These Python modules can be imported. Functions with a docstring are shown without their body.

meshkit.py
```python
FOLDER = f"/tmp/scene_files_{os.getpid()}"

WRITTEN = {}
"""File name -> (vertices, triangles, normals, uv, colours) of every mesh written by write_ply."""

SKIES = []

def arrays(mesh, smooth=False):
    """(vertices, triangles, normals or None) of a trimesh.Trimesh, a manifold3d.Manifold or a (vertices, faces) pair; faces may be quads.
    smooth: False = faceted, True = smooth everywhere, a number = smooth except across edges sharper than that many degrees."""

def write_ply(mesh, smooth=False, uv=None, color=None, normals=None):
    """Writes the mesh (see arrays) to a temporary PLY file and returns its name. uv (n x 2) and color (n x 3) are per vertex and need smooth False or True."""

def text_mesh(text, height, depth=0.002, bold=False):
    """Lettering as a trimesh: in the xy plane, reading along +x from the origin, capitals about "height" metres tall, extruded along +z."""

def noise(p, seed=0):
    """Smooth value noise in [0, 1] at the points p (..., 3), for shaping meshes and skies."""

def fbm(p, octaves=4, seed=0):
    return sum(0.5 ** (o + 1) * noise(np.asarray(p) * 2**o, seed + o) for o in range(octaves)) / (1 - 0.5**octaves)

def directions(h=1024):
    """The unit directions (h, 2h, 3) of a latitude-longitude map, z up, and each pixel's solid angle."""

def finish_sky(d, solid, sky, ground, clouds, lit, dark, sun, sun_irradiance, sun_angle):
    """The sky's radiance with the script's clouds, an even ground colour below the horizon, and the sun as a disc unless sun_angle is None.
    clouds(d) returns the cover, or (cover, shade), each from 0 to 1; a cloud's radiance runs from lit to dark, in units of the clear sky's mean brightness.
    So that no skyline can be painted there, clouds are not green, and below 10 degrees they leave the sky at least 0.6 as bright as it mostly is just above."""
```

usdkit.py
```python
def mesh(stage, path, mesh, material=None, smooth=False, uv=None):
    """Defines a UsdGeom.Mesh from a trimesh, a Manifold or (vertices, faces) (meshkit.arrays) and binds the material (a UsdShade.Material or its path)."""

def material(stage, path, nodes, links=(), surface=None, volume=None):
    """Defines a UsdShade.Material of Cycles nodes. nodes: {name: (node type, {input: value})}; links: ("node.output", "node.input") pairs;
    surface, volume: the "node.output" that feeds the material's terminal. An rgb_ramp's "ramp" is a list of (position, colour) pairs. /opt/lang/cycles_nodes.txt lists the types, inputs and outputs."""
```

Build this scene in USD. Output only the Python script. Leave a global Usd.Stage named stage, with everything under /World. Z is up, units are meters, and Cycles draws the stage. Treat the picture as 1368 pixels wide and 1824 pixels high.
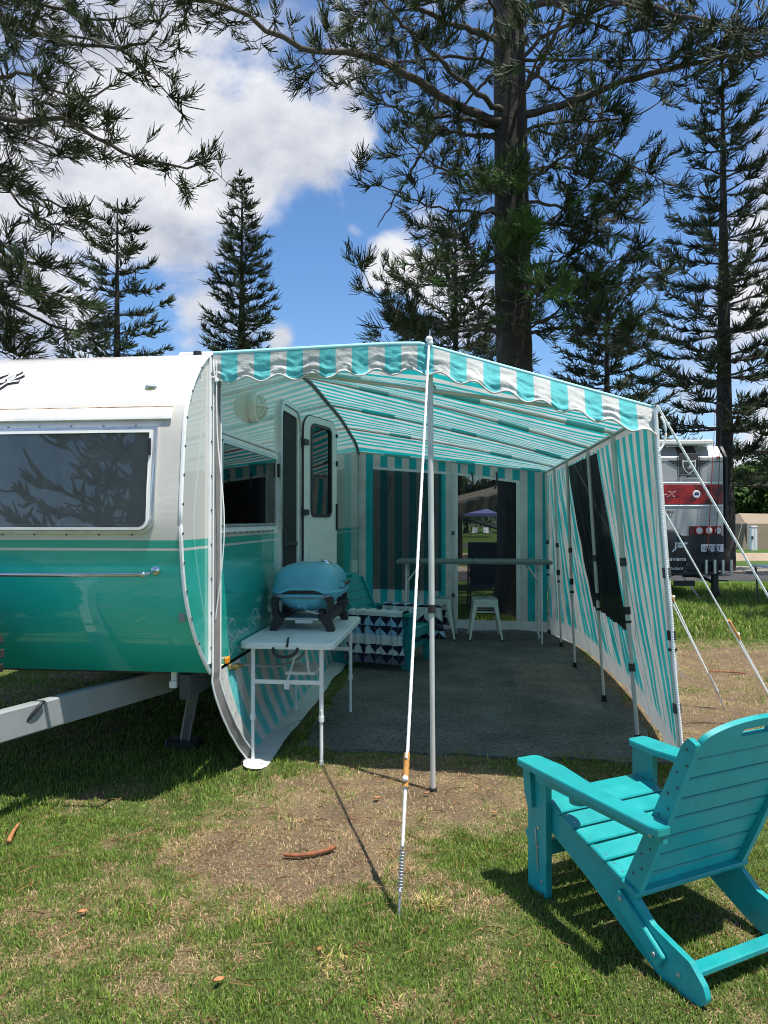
import math, numpy as np, trimesh, meshkit, usdkit
from shapely.geometry import Polygon, Point, box as sbox
from pxr import Usd, UsdGeom, UsdLux, UsdShade, Gf, Sdf, Vt

stage = Usd.Stage.CreateInMemory()
UsdGeom.SetStageUpAxis(stage, UsdGeom.Tokens.z)
UsdGeom.SetStageMetersPerUnit(stage, 1.0)
UsdGeom.Xform.Define(stage, '/World')
UsdGeom.Scope.Define(stage, '/World/Looks')

# ------------------------------------------------------------------ camera, sky, sun, exposure
EYE = np.array([0.0, 0.0, 1.5])
YAW, PITCH, FPX = math.radians(6.14), math.atan(13 / 1265), 1265.0
CR = np.array([math.cos(YAW), math.sin(YAW), 0])
CF = np.array([-math.sin(YAW) * math.cos(PITCH), math.cos(YAW) * math.cos(PITCH), math.sin(PITCH)])
CU = np.cross(CR, CF)
EXPOSURE = 0.58
cam = UsdGeom.Camera.Define(stage, '/World/camera')
cam.CreateHorizontalApertureAttr(36.0)
cam.CreateFocalLengthAttr(36.0 * FPX / 1368)
cam.CreateExposureAttr(EXPOSURE)
m4 = Gf.Matrix4d(*CR, 0, *CU, 0, *(-CF), 0, *EYE, 1)
cam.AddTransformOp().Set(m4)

SUN = np.array([0.27, -0.18, 0.945]); SUN /= np.linalg.norm(SUN)
SUN_EL, SUN_ROT = math.asin(SUN[2]), math.atan2(SUN[0], SUN[1])
SKY_STRENGTH, SUN_INT = 0.108, 1.25


def ray(u, v):
    return CF + CR * (u - 684) / FPX - CU * (v - 912) / FPX


def gnd(u, v, z=0.0):
    d = ray(u, v); return EYE + d * (z - EYE[2]) / d[2]


def on_x(u, v, X):
    d = ray(u, v); return EYE + d * X / d[0]


def on_y(u, v, Y):
    d = ray(u, v); return EYE + d * Y / d[1]


def dep(u, v, D):
    return EYE + ray(u, v) * D


def cw(cx, d, z=0.0):
    """point from lateral / forward distance as seen by someone standing at the origin facing the way the picture looks"""
    return np.array([cx * CR[0] - d * math.sin(YAW), cx * CR[1] + d * math.cos(YAW), z])


def material(name, nodes, links, surface=None, volume=None):
    return usdkit.material(stage, '/World/Looks/' + name, nodes, links, surface=surface, volume=volume)


# sky with clouds; cloud centres are directions in the real sky
def sky_material():
    nodes = {'sky': ('sky_texture', {'sky_type': 'single_scattering', 'sun_disc': False, 'sun_elevation': SUN_EL, 'sun_rotation': SUN_ROT,
                                     'aerosol_density': 0.6, 'air_density': 1.0, 'ozone_density': 2.5, 'altitude': 50.0}),
             'tc': ('texture_coordinate', {}),
             'map': ('mapping', {'scale': (1, 1, 1.5), 'location': (3.1, 1.7, 0.4)}),
             'n1': ('noise_texture', {'scale': 3.6, 'detail': 12.0, 'roughness': 0.60, 'distortion': 0.35}), 'nm': ('map_range', {'from_min': 0.28, 'from_max': 0.72, 'to_min': -0.18, 'to_max': 1.10, 'clamp': False}),
             'n2': ('noise_texture', {'scale': 7.0, 'detail': 6.0, 'roughness': 0.6}),
             'add': ('math', {'math_type': 'add', 'value2': 0.0}),
             'mr': ('map_range', {'range_type': 'smoothstep', 'from_min': 0.44, 'from_max': 1.02, 'to_min': 0, 'to_max': 1, 'clamp': True}),
             'shade': ('rgb_ramp', {'ramp': [(0.30, CLOUD_DARK), (0.62, CLOUD_LIT)]}),
             'sat': ('hsv', {'saturation': 1.12, 'value': 1.0, 'hue': 0.5, 'fac': 1.0}),
             'tint': ('mix_color', {'blend_type': 'multiply', 'fac': 1.0, 'b': SKY_TINT, 'use_clamp': False}),
             'mix': ('mix_color', {'blend_type': 'mix', 'use_clamp': False}),
             'bg': ('background_shader', {'strength': SKY_STRENGTH})}
    links = [('tc.generated', 'map.vector'), ('map.vector', 'n1.vector'), ('map.vector', 'n2.vector'), ('n1.fac', 'nm.value'), ('nm.result', 'add.value1'),
             ('n2.fac', 'shade.fac'), ('sky.color', 'sat.color'), ('sat.color', 'tint.a'), ('tint.result', 'mix.a'), ('shade.color', 'mix.b'),
             ('mr.result', 'mix.fac'), ('mix.result', 'bg.color')]
    prev = 'add.value'
    for i, (u, v, r0, r1, amp) in enumerate(CLOUDS):
        d = ray(u, v); d = d / np.linalg.norm(d)
        nodes[f'd{i}'] = ('vector_math', {'math_type': 'distance', 'vector2': tuple(d)})
        nodes[f'r{i}'] = ('map_range', {'range_type': 'smoothstep', 'from_min': r0, 'from_max': r1, 'to_min': amp, 'to_max': 0.0, 'clamp': True})
        nodes[f'a{i}'] = ('math', {'math_type': 'add'})
        links += [('tc.generated', f'd{i}.vector1'), (f'd{i}.value', f'r{i}.value'), (prev, f'a{i}.value1'), (f'r{i}.result', f'a{i}.value2')]
        prev = f'a{i}.value'
    links.append((prev, 'mr.value'))
    return material('sky_look', nodes, links, surface='bg.background')


CLOUD_LIT, CLOUD_DARK = (5.6, 5.65, 5.9), (3.0, 3.25, 3.9)
SKY_TINT = (0.92, 1.03, 1.14)
# picture-independent list: each is one bank of cloud (seen towards u, v), inner and outer angular radius, weight
CLOUDS = [(690, 458, .015, .055, .6), (665, 500, .01, .04, .4), (615, 140, .01, .05, .34), (600, 290, .02, .07, .40), (650, 225, .01, .03, .3), (1340, 560, .01, .06, .4), (500, 605, .005, .025, .4), (250, 140, 0.05, 0.30, 0.26), (120, 420, 0.05, 0.28, 0.26), (520, 250, 0.02, 0.15, 0.26), (330, 440, 0.02, 0.15, 0.18), (330, 30, .02, .2, .18),
          (760, 450, 0.03, 0.10, 0.55), (830, 520, 0.03, 0.10, 0.45), (760, 380, 0.01, 0.05, 0.25), (1300, 470, 0.03, 0.14, 0.34), (470, 600, 0.01, 0.07, 0.26), (360, 590, 0.01, 0.08, 0.32),
          (620, 520, 0.005, 0.035, 0.36), (625, 385, 0.005, 0.04, 0.36), (1330, 690, 0.02, 0.2, 0.3), (630, 415, 0.003, 0.02, 0.36), (520, 590, .005, .03, .2),
          (600, 440, 0.03, 0.13, -0.36), (560, 530, 0.02, 0.11, -0.34), (1050, 330, 0.08, 0.28, -0.52), (545, 120, 0.01, 0.06, -0.24), (740, 190, .03, .12, -.36), (690, 60, .02, .1, -.1), (700, 600, 0.01, 0.09, -0.26), (250, 560, .01, .08, -.3), (1000, 640, .02, .15, -.25)]
dome = UsdLux.DomeLight.Define(stage, '/World/sky')
dome.GetPrim().SetCustomDataByKey('kind', 'structure')
dome.GetPrim().SetCustomDataByKey('label', 'blue summer sky with white cumulus clouds')
UsdShade.MaterialBindingAPI.Apply(dome.GetPrim()).Bind(sky_material())
sun = UsdLux.DistantLight.Define(stage, '/World/sun')
sun.CreateIntensityAttr(SUN_INT); sun.CreateAngleAttr(0.53); sun.CreateNormalizeAttr(True); sun.CreateColorAttr(Gf.Vec3f(1.0, 0.955, 0.88))
zz = SUN; xx = np.cross([0, 1, 0], zz); xx /= np.linalg.norm(xx); yy = np.cross(zz, xx)
sun.AddTransformOp().Set(Gf.Matrix4d(*xx, 0, *yy, 0, *zz, 0, 0, 0, 30, 1))

# ------------------------------------------------------------------ helpers
USED = {}


def numbered(parent, name):
    k = (parent, name); n = USED.get(k, -1) + 1; USED[k] = n
    return f'{parent}/{name}' if n == 0 else f'{parent}/{name}_{n:03d}'


class T:
    """a thing (Xform) or a bare mesh prim that may carry parts"""
    def __init__(s, path, M):
        s.path, s.M = path, M
        s.prim = stage.GetPrimAtPath(path)

    def w(s, V):  # world -> local
        return (np.asarray(V) - s.M[:3, 3]) @ s.M[:3, :3]


def tag(prim, label=None, cat=None, group=None, kind=None):
    for k, v in (('label', label), ('category', cat), ('group', group), ('kind', kind)):
        if v: prim.SetCustomDataByKey(k, v)


def thing(name, label, cat, loc=(0, 0, 0), rz=0.0, group=None, kind=None):
    p = numbered('/World', name)
    x = UsdGeom.Xform.Define(stage, p)
    x.AddTranslateOp().Set(Gf.Vec3d(*map(float, loc)))
    if rz: x.AddRotateZOp().Set(math.degrees(rz))
    tag(x.GetPrim(), label, cat, group, kind)
    M = np.eye(4); c, s_ = math.cos(rz), math.sin(rz); M[:2, :2] = [[c, -s_], [s_, c]]; M[:3, 3] = loc
    return T(p, M)


def copy_thing(src, name, label, cat, loc, rz=0.0, group=None, scale=None):
    p = numbered('/World', name)
    x = UsdGeom.Xform.Define(stage, p)
    x.GetPrim().GetReferences().AddInternalReference(src.path)
    x.GetPrim().SetInstanceable(True)
    x.ClearXformOpOrder()
    for a in list(x.GetPrim().GetAuthoredProperties()): pass
    op = x.MakeMatrixXform()
    c, s_ = math.cos(rz), math.sin(rz); k = scale or (1, 1, 1)
    op.Set(Gf.Matrix4d(c * k[0], s_ * k[0], 0, 0, -s_ * k[1], c * k[1], 0, 0, 0, 0, k[2], 0, *map(float, loc), 1))
    tag(x.GetPrim(), label, cat, group)
    return x


def arr(mesh):
    if isinstance(mesh, tuple):
        v, f = np.asarray(mesh[0], float), np.asarray(mesh[1], int)
        if f.shape[1] == 4: f = np.vstack([f[:, [0, 1, 2]], f[:, [0, 2, 3]]])
        return v, f
    return np.asarray(mesh.vertices, float), np.asarray(mesh.faces, int)


def cat(*ms):
    ms = [m for m in ms if m is not None]
    if len(ms) == 1 and isinstance(ms[0], list): ms = ms[0]
    vs, fs, n = [], [], 0
    for m in ms:
        v, f = arr(m); vs.append(v); fs.append(f + n); n += len(v)
    return np.vstack(vs), np.vstack(fs)


def put(parent, name, mesh, mat, smooth=False, uv=None, col=None, label=None, kind=None, world=False, catg=None, group=None):
    """one Mesh prim; parent None -> top-level"""
    pp = parent.path if parent is not None else '/World'
    path = numbered(pp, name)
    v, f = arr(mesh)
    if world and parent is not None: v = parent.w(v)
    pr = usdkit.mesh(stage, path, (v, f), mat, smooth=smooth, uv=uv)
    if col is not None:
        UsdGeom.PrimvarsAPI(pr).CreatePrimvar('col', Sdf.ValueTypeNames.Color3fArray, 'vertex').Set(Vt.Vec3fArray.FromNumpy(np.asarray(col, np.float32)))
    tag(pr.GetPrim(), label, catg, group, kind)
    return T(path, parent.M if parent is not None else np.eye(4))


def rotm(axis, a):
    return trimesh.transformations.rotation_matrix(a, axis)[:3, :3]


def xf(mesh, R=None, t=(0, 0, 0)):
    v, f = arr(mesh)
    if R is not None: v = v @ np.asarray(R).T
    return v + np.asarray(t, float), f


def box(c, s, R=None, ch=0.004):
    """chamfered box, centre c, size s"""
    h = np.asarray(s, float) / 2; ch = min(ch, 0.45 * h.min())
    pts = []
    for k in range(3):
        for sx in (-1, 1):
            for sy in (-1, 1):
                for sz in (-1, 1):
                    p = np.array([sx, sy, sz]) * (h - ch); p[k] = np.sign(p[k]) * h[k]; pts.append(p)
    m = trimesh.convex.convex_hull(np.array(pts))
    return xf(m, R, c)


def obox(a, b, w, h, up=(0, 0, 1), ch=0.003):
    """board from a to b, width w across, thickness h along up"""
    a, b = np.asarray(a, float), np.asarray(b, float); y = b - a; L = np.linalg.norm(y); y /= L
    x = np.cross(y, up); x /= np.linalg.norm(x); z = np.cross(x, y)
    return box((a + b) / 2, (w, L, h), np.stack([x, y, z], 1), ch)


def spline(P, n):
    P = np.asarray(P, float)
    d = np.r_[0, np.cumsum(np.linalg.norm(np.diff(P, axis=0), axis=1))]
    from scipy.interpolate import CubicSpline, PchipInterpolator
    t = np.linspace(0, d[-1], n)
    return (CubicSpline(d, P)(t) if len(P) > 2 else np.stack([np.interp(t, d, P[:, k]) for k in range(3)], 1))


def tubes(P, r, n=6, cap=True):
    """batch of tubes. P (N,K,3), r (N,K) or scalar -> mesh"""
    P = np.asarray(P, float)
    if P.ndim == 2: P = P[None]
    N, K, _ = P.shape
    r = np.broadcast_to(np.asarray(r, float), (N, K)) if np.ndim(r) != 1 or len(np.atleast_1d(r)) != K else np.broadcast_to(np.asarray(r, float)[None], (N, K))
    t = np.gradient(P, axis=1); t /= np.maximum(np.linalg.norm(t, axis=2, keepdims=True), 1e-9)
    ref = np.where(np.abs(t[:, :1, 2:3]) > 0.9, np.array([1.0, 0, 0]), np.array([0, 0, 1.0]))
    ref = np.broadcast_to(ref, t.shape)
    x = np.cross(t, ref); x /= np.maximum(np.linalg.norm(x, axis=2, keepdims=True), 1e-9)
    y = np.cross(t, x)
    a = np.arange(n) / n * 2 * np.pi
    V = P[:, :, None] + r[:, :, None, None] * (x[:, :, None] * np.cos(a)[:, None] + y[:, :, None] * np.sin(a)[:, None])
    V = V.reshape(-1, 3)
    base = (np.arange(N) * K * n)[:, None, None] + (np.arange(K - 1) * n)[None, :, None] + np.arange(n)[None, None, :]
    nxt = (np.arange(N) * K * n)[:, None, None] + (np.arange(K - 1) * n)[None, :, None] + ((np.arange(n) + 1) % n)[None, None, :]
    F = np.concatenate([np.stack([base, base + n, nxt], -1).reshape(-1, 3), np.stack([nxt, base + n, nxt + n], -1).reshape(-1, 3)])
    if cap and n > 2:
        o = (np.arange(N) * K * n)[:, None]
        k = np.arange(1, n - 1)[None]
        F = np.concatenate([F, np.stack([o + 0 * k, o + k, o + k + 1], -1).reshape(-1, 3),
                            np.stack([o + (K - 1) * n + 0 * k, o + (K - 1) * n + k + 1, o + (K - 1) * n + k], -1).reshape(-1, 3)])
    return V, F


def tube(pts, r, n=8):
    return tubes(np.asarray(pts, float)[None], np.asarray(r, float) if np.ndim(r) else r, n)


def rod(a, b, r, n=10):
    return tube([a, b], r, n)


def prism(poly, h, z0=0.0):
    m = trimesh.creation.extrude_polygon(poly, h, engine='earcut'); v, f = arr(m)
    return v + [0, 0, z0], f


def rrect(w, h, r, cx=0, cy=0):
    return sbox(cx - w / 2 + r, cy - h / 2 + r, cx + w / 2 - r, cy + h / 2 - r).buffer(r, 6)


def lathe(prof, n=24):
    m = trimesh.creation.revolve(np.asarray(prof, float), sections=n); return arr(m)


AX = {'x': np.array([[0, 0, 1], [1, 0, 0], [0, 1, 0.0]]),      # local (x, y, z) -> world (z, x, y): profile in Y-Z, thickness along X
      'y': np.array([[1, 0, 0], [0, 0, -1], [0, 1, 0.0]])}      # profile in X-Z, thickness along -Y


def plate(poly, h, axis, t):
    return xf(prism(poly, h), AX[axis], t)


def sheet(fn, us, vs, uvf=None):
    us, vs = np.asarray(us, float), np.asarray(vs, float)
    A, B = np.meshgrid(us, vs, indexing='ij')
    V = fn(A.ravel(), B.ravel())
    nu, nv = len(us), len(vs)
    i = (np.arange(nu - 1)[:, None] * nv + np.arange(nv - 1)[None]).ravel()
    F = np.vstack([np.stack([i, i + nv, i + nv + 1], 1), np.stack([i, i + nv + 1, i + 1], 1)])
    uv = np.stack([A.ravel(), B.ravel()], 1) if uvf is None else np.stack(uvf(A.ravel(), B.ravel()), 1)
    return V, F, uv


def sub(V, F, uv, keep):
    """faces whose uv centre satisfies keep, compacted"""
    c = uv[F].mean(1); k = keep(c[:, 0], c[:, 1]); F = F[k]
    ids, inv = np.unique(F, return_inverse=True)
    return V[ids], inv.reshape(-1, 3), uv[ids]


def fb(x, y, z=0, s=1.0, o=3, seed=0):
    p = np.stack(np.broadcast_arrays(np.asarray(x, float) * s, np.asarray(y, float) * s, np.asarray(z, float) * s), -1)
    return meshkit.fbm(p, o, seed) - 0.5


def sst(a, b, x):
    t = np.clip((x - a) / (b - a), 0, 1); return t * t * (3 - 2 * t)


# ------------------------------------------------------------------ materials
def pm(name, col, rough=0.5, metal=0.0, var=0.10, scale=9.0, bump=0.0, bscale=60.0, spec=0.5, coat=0.0, translucent=0.0, tcol=None, detail=5.0, dirt=0.0, dirtcol=(.12, .09, .06)):
    c = np.array(col, float)
    nodes = {'g': ('geometry', {}), 'n': ('noise_texture', {'scale': scale, 'detail': detail, 'roughness': 0.6}),
             'r': ('rgb_ramp', {'ramp': [(0.3, tuple(c * (1 - var))), (0.7, tuple(np.minimum(c * (1 + var), 0.9)))]}),
             'rr': ('map_range', {'from_min': 0.3, 'from_max': 0.7, 'to_min': max(rough - 0.07, 0.02), 'to_max': min(rough + 0.07, 1)}),
             'p': ('principled_bsdf', {'metallic': metal, 'specular_ior_level': spec, 'coat_weight': coat, 'coat_roughness': 0.06})}
    links = [('g.position', 'n.vector'), ('n.fac', 'r.fac'), ('n.fac', 'rr.value'), ('rr.result', 'p.roughness')]
    src = 'r.color'
    if dirt:
        nodes['dn'] = ('noise_texture', {'scale': scale * 0.4, 'detail': 8.0, 'roughness': 0.7})
        nodes['dm'] = ('map_range', {'from_min': 0.52, 'from_max': 0.75, 'to_min': 0, 'to_max': dirt, 'clamp': True})
        nodes['dx'] = ('mix_color', {'b': dirtcol})
        links += [('g.position', 'dn.vector'), ('dn.fac', 'dm.value'), ('dm.result', 'dx.fac'), (src, 'dx.a')]
        src = 'dx.result'
    links.append((src, 'p.base_color'))
    if bump:
        nodes['bn'] = ('noise_texture', {'scale': bscale, 'detail': 4.0, 'roughness': 0.6})
        nodes['b'] = ('bump', {'strength': bump, 'distance': 0.01})
        links += [('g.position', 'bn.vector'), ('bn.fac', 'b.height'), ('b.normal', 'p.normal')]
    out = 'p.BSDF'
    if translucent:
        nodes['t'] = ('translucent_bsdf', {'color': tuple(tcol if tcol is not None else c)})
        nodes['mx'] = ('mix_closure', {'fac': translucent})
        links += [('p.BSDF', 'mx.closure1'), ('t.BSDF', 'mx.closure2')]
        if tcol is None: links.append((src, 't.color'))
        out = 'mx.closure'
    return material(name, nodes, links, surface=out)


def stripe_mat(name, period, phase, translucent=0.3, ca=(.63, .63, .60), cb=(.085, .53, .55), rough=0.75, bump=0.4):
    nodes = {'uv': ('uvmap', {'attribute': 'st'}), 's': ('separate_xyz', {}), 'g': ('geometry', {}),
             'm': ('math', {'math_type': 'multiply', 'value2': 1.0 / period}), 'a': ('math', {'math_type': 'add', 'value2': phase}),
             'f': ('math', {'math_type': 'fraction'}), 'lt': ('math', {'math_type': 'less_than', 'value2': 0.5}),
             'n': ('noise_texture', {'scale': 5.0, 'detail': 6.0}), 'nr': ('map_range', {'from_min': 0.3, 'from_max': 0.7, 'to_min': 0.80, 'to_max': 1.08}),
             'mix': ('mix_color', {'a': ca, 'b': cb}), 'mul': ('mix_color', {'blend_type': 'multiply', 'fac': 1.0}),
             'bn': ('noise_texture', {'scale': 9.0, 'detail': 5.0, 'roughness': 0.55, 'distortion': 0.8}), 'b': ('bump', {'strength': bump, 'distance': 0.03}),
             'p': ('principled_bsdf', {'roughness': rough, 'specular_ior_level': 0.25}), 't': ('translucent_bsdf', {}), 'mx': ('mix_closure', {'fac': translucent})}
    links = [('uv.UV', 's.vector'), ('s.x', 'm.value1'), ('m.value', 'a.value1'), ('a.value', 'f.value1'), ('f.value', 'lt.value1'), ('lt.value', 'mix.fac'),
             ('g.position', 'n.vector'), ('n.fac', 'nr.value'), ('mix.result', 'mul.a'), ('nr.result', 'mul.b'), ('mul.result', 'p.base_color'), ('mul.result', 't.color'),
             ('g.position', 'bn.vector'), ('bn.fac', 'b.height'), ('b.normal', 'p.normal'), ('p.BSDF', 'mx.closure1'), ('t.BSDF', 'mx.closure2')]
    return material(name, nodes, links, surface='mx.closure')


def see_through(name, col, alpha_clear, rough=0.6):
    return material(name, {'t': ('transparent_bsdf', {'color': (1, 1, 1)}), 'd': ('principled_bsdf', {'base_color': col, 'roughness': rough, 'specular_ior_level': 0.2}), 'm': ('mix_closure', {'fac': alpha_clear})},
                    [('d.BSDF', 'm.closure1'), ('t.BSDF', 'm.closure2')], surface='m.closure')


def glass(name, tint, ior=1.5):
    return material(name, {'f': ('fresnel', {'IOR': ior}), 't': ('transparent_bsdf', {'color': tint}), 'g': ('glossy_bsdf', {'color': (1, 1, 1), 'roughness': 0.01}), 'm': ('mix_closure', {})},
                    [('f.fac', 'm.fac'), ('t.BSDF', 'm.closure1'), ('g.BSDF', 'm.closure2')], surface='m.closure')


def attr_mat(name, rough=0.7, translucent=0.25, var=0.15, scale=30.0, spec=0.25):
    return material(name, {'a': ('attribute', {'attribute': 'col'}), 'g': ('geometry', {}), 'n': ('noise_texture', {'scale': scale, 'detail': 3.0}),
                           'nr': ('map_range', {'from_min': 0.3, 'from_max': 0.7, 'to_min': 1 - var, 'to_max': 1 + var}), 'x': ('mix_color', {'blend_type': 'multiply', 'fac': 1.0, 'use_clamp': False}),
                           'p': ('principled_bsdf', {'roughness': rough, 'specular_ior_level': spec}), 't': ('translucent_bsdf', {}), 'm': ('mix_closure', {'fac': translucent})},
                    [('g.position', 'n.vector'), ('n.fac', 'nr.value'), ('a.color', 'x.a'), ('nr.result', 'x.b'), ('x.result', 'p.base_color'), ('x.result', 't.color'), ('p.BSDF', 'm.closure1'), ('t.BSDF', 'm.closure2')], surface='m.closure')


TEAL, WHITE = (.010, .375, .285), (.65, .62, .565)


def van_paint():
    nodes = {'g': ('geometry', {}), 's': ('separate_xyz', {}), 'r': ('map_range', {'from_min': 1.30, 'from_max': 1.42, 'to_min': 0, 'to_max': 1, 'clamp': True}),
             'ramp': ('rgb_ramp', {'interpolate': False, 'ramp': [(0.0, TEAL), (0.36, WHITE), (0.47, TEAL), (0.80, WHITE)]}),
             'n': ('noise_texture', {'scale': 4.0, 'detail': 6.0}), 'nr': ('map_range', {'from_min': 0.3, 'from_max': 0.7, 'to_min': 0.94, 'to_max': 1.03}),
             'mul': ('mix_color', {'blend_type': 'multiply', 'fac': 1.0}), 'bn': ('noise_texture', {'scale': 2.2, 'detail': 2.0}), 'b': ('bump', {'strength': 0.05, 'distance': 0.05}),
             'p': ('principled_bsdf', {'roughness': 0.32, 'coat_weight': 1.0, 'coat_roughness': 0.015, 'coat_ior': 1.65})}
    return material('caravan_paint', nodes, [('g.position', 's.vector'), ('s.z', 'r.value'), ('r.result', 'ramp.fac'), ('g.position', 'n.vector'), ('n.fac', 'nr.value'), ('ramp.color', 'mul.a'), ('nr.result', 'mul.b'),
                                             ('mul.result', 'p.base_color'), ('g.position', 'bn.vector'), ('bn.fac', 'b.height'), ('b.normal', 'p.normal')], surface='p.BSDF')


M = {}
M['van'] = van_paint()
M['white'] = pm('white_paint', (.76, .76, .73), 0.35, var=.05)
M['white_trim'] = pm('white_trim', (.78, .78, .76), 0.4, var=.05, dirt=.25)
M['alu'] = pm('aluminium', (.62, .64, .66), 0.35, 0.9, var=.06)
M['grey_frame'] = pm('grey_steel', (.25, .27, .27), 0.5, 0.0, var=.08, dirt=.2)
M['chrome'] = pm('chrome', (.72, .72, .72), 0.16, 1.0, var=.04)
M['black'] = pm('black_plastic', (.015, .015, .017), 0.45, var=.2)
M['dark_grey'] = pm('dark_grey', (.05, .053, .058), 0.55, var=.12)
M['rubber'] = pm('rubber', (.014, .014, .015), 0.9, var=.2, bump=.2, bscale=90)
M['glass'] = glass('window_glass', (.84, .84, .84), 1.40)
M['curtain'] = pm('curtain', (.55, .54, .52), 0.9, var=.15)
M['screen'] = pm('insect_screen', (.012, .012, .014), 0.8, var=.1)
M['lampglass'] = pm('lamp_lens', (.62, .64, .62), 0.25, var=.04)
M['stripe'] = stripe_mat('awning_stripes', 0.18, 0.0, 0.22, cb=(.13, .56, .57))  # paler teal copy of the cloth: sunlight on the valance put into the colour
M['stripe_roof'] = stripe_mat('awning_roof_stripes', 0.18, 0.0, 0.36, ca=(.60, .63, .61), cb=(.016, .42, .44))  # same cloth in deeper teal: shade under the roof put into the colour
M['fab_white'] = pm('awning_vinyl', (.70, .71, .68), 0.6, var=.08, translucent=.22, bump=.15, bscale=20, dirt=.25)
M['fab_grey'] = pm('awning_grey_edge', (.20, .19, .18), 0.75, var=.10, bump=.2, bscale=200)
M['fab_teal'] = pm('awning_teal', (.20, .60, .61), 0.7, var=.06, translucent=.18)
M['mesh_clear'] = see_through('fly_mesh', (.010, .012, .014), 0.30)
M['mesh_dark'] = see_through('dark_mesh', (.012, .014, .018), 0.035)
M['mesh_flap'] = see_through('mesh_over_flap', (.015, .018, .022), 0.30)
M['rope'] = pm('white_rope', (.78, .78, .76), 0.8, var=.06)
M['wood'] = pm('varnished_wood', (.50, .24, .06), 0.4, var=.18, scale=40)
M['galv'] = pm('galvanised', (.45, .47, .49), 0.4, 0.85, var=.12, scale=40)
M['pole'] = pm('pole_alloy', (.60, .61, .58), 0.42, 0.25, var=.07, dirt=.25)
M['chair'] = pm('chair_teal_poly', (.008, .27, .27), 0.40, var=.12, scale=11, bump=.12, bscale=220, dirt=.22, dirtcol=(.10, .30, .29))
M['chair_in'] = M['chair']
M['table_white'] = pm('table_white', (.74, .76, .74), 0.45, var=.04, bump=.05, bscale=150)
M['table_grey'] = pm('table_grey', (.15, .18, .18), 0.5, var=.05)
M['leg_white'] = pm('leg_white', (.72, .74, .74), 0.35, var=.05)
M['bbq_blue'] = pm('barbecue_blue', (.12, .42, .53), 0.36, var=.04)
M['stool'] = pm('stool_mint', (.62, .70, .66), 0.35, var=.05)
M['bark'] = pm('bark', (.030, .024, .019), 0.95, var=.55, scale=14, bump=.9, bscale=26, detail=8, dirt=.45, dirtcol=(.17, .16, .13))
M['branch'] = pm('branch_bark', (.062, .048, .036), 0.9, var=.35, scale=9, bump=.4, bscale=50)
M['leaf'] = attr_mat('needle_green', 0.55, 0.14, .25, 3.0)
M['leaf_far'] = attr_mat('needle_green_far', 0.7, 0.12, .35, 1.2)
M['bladem'] = attr_mat('grass_blades', 0.6, 0.35, .12, 8.0)


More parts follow.
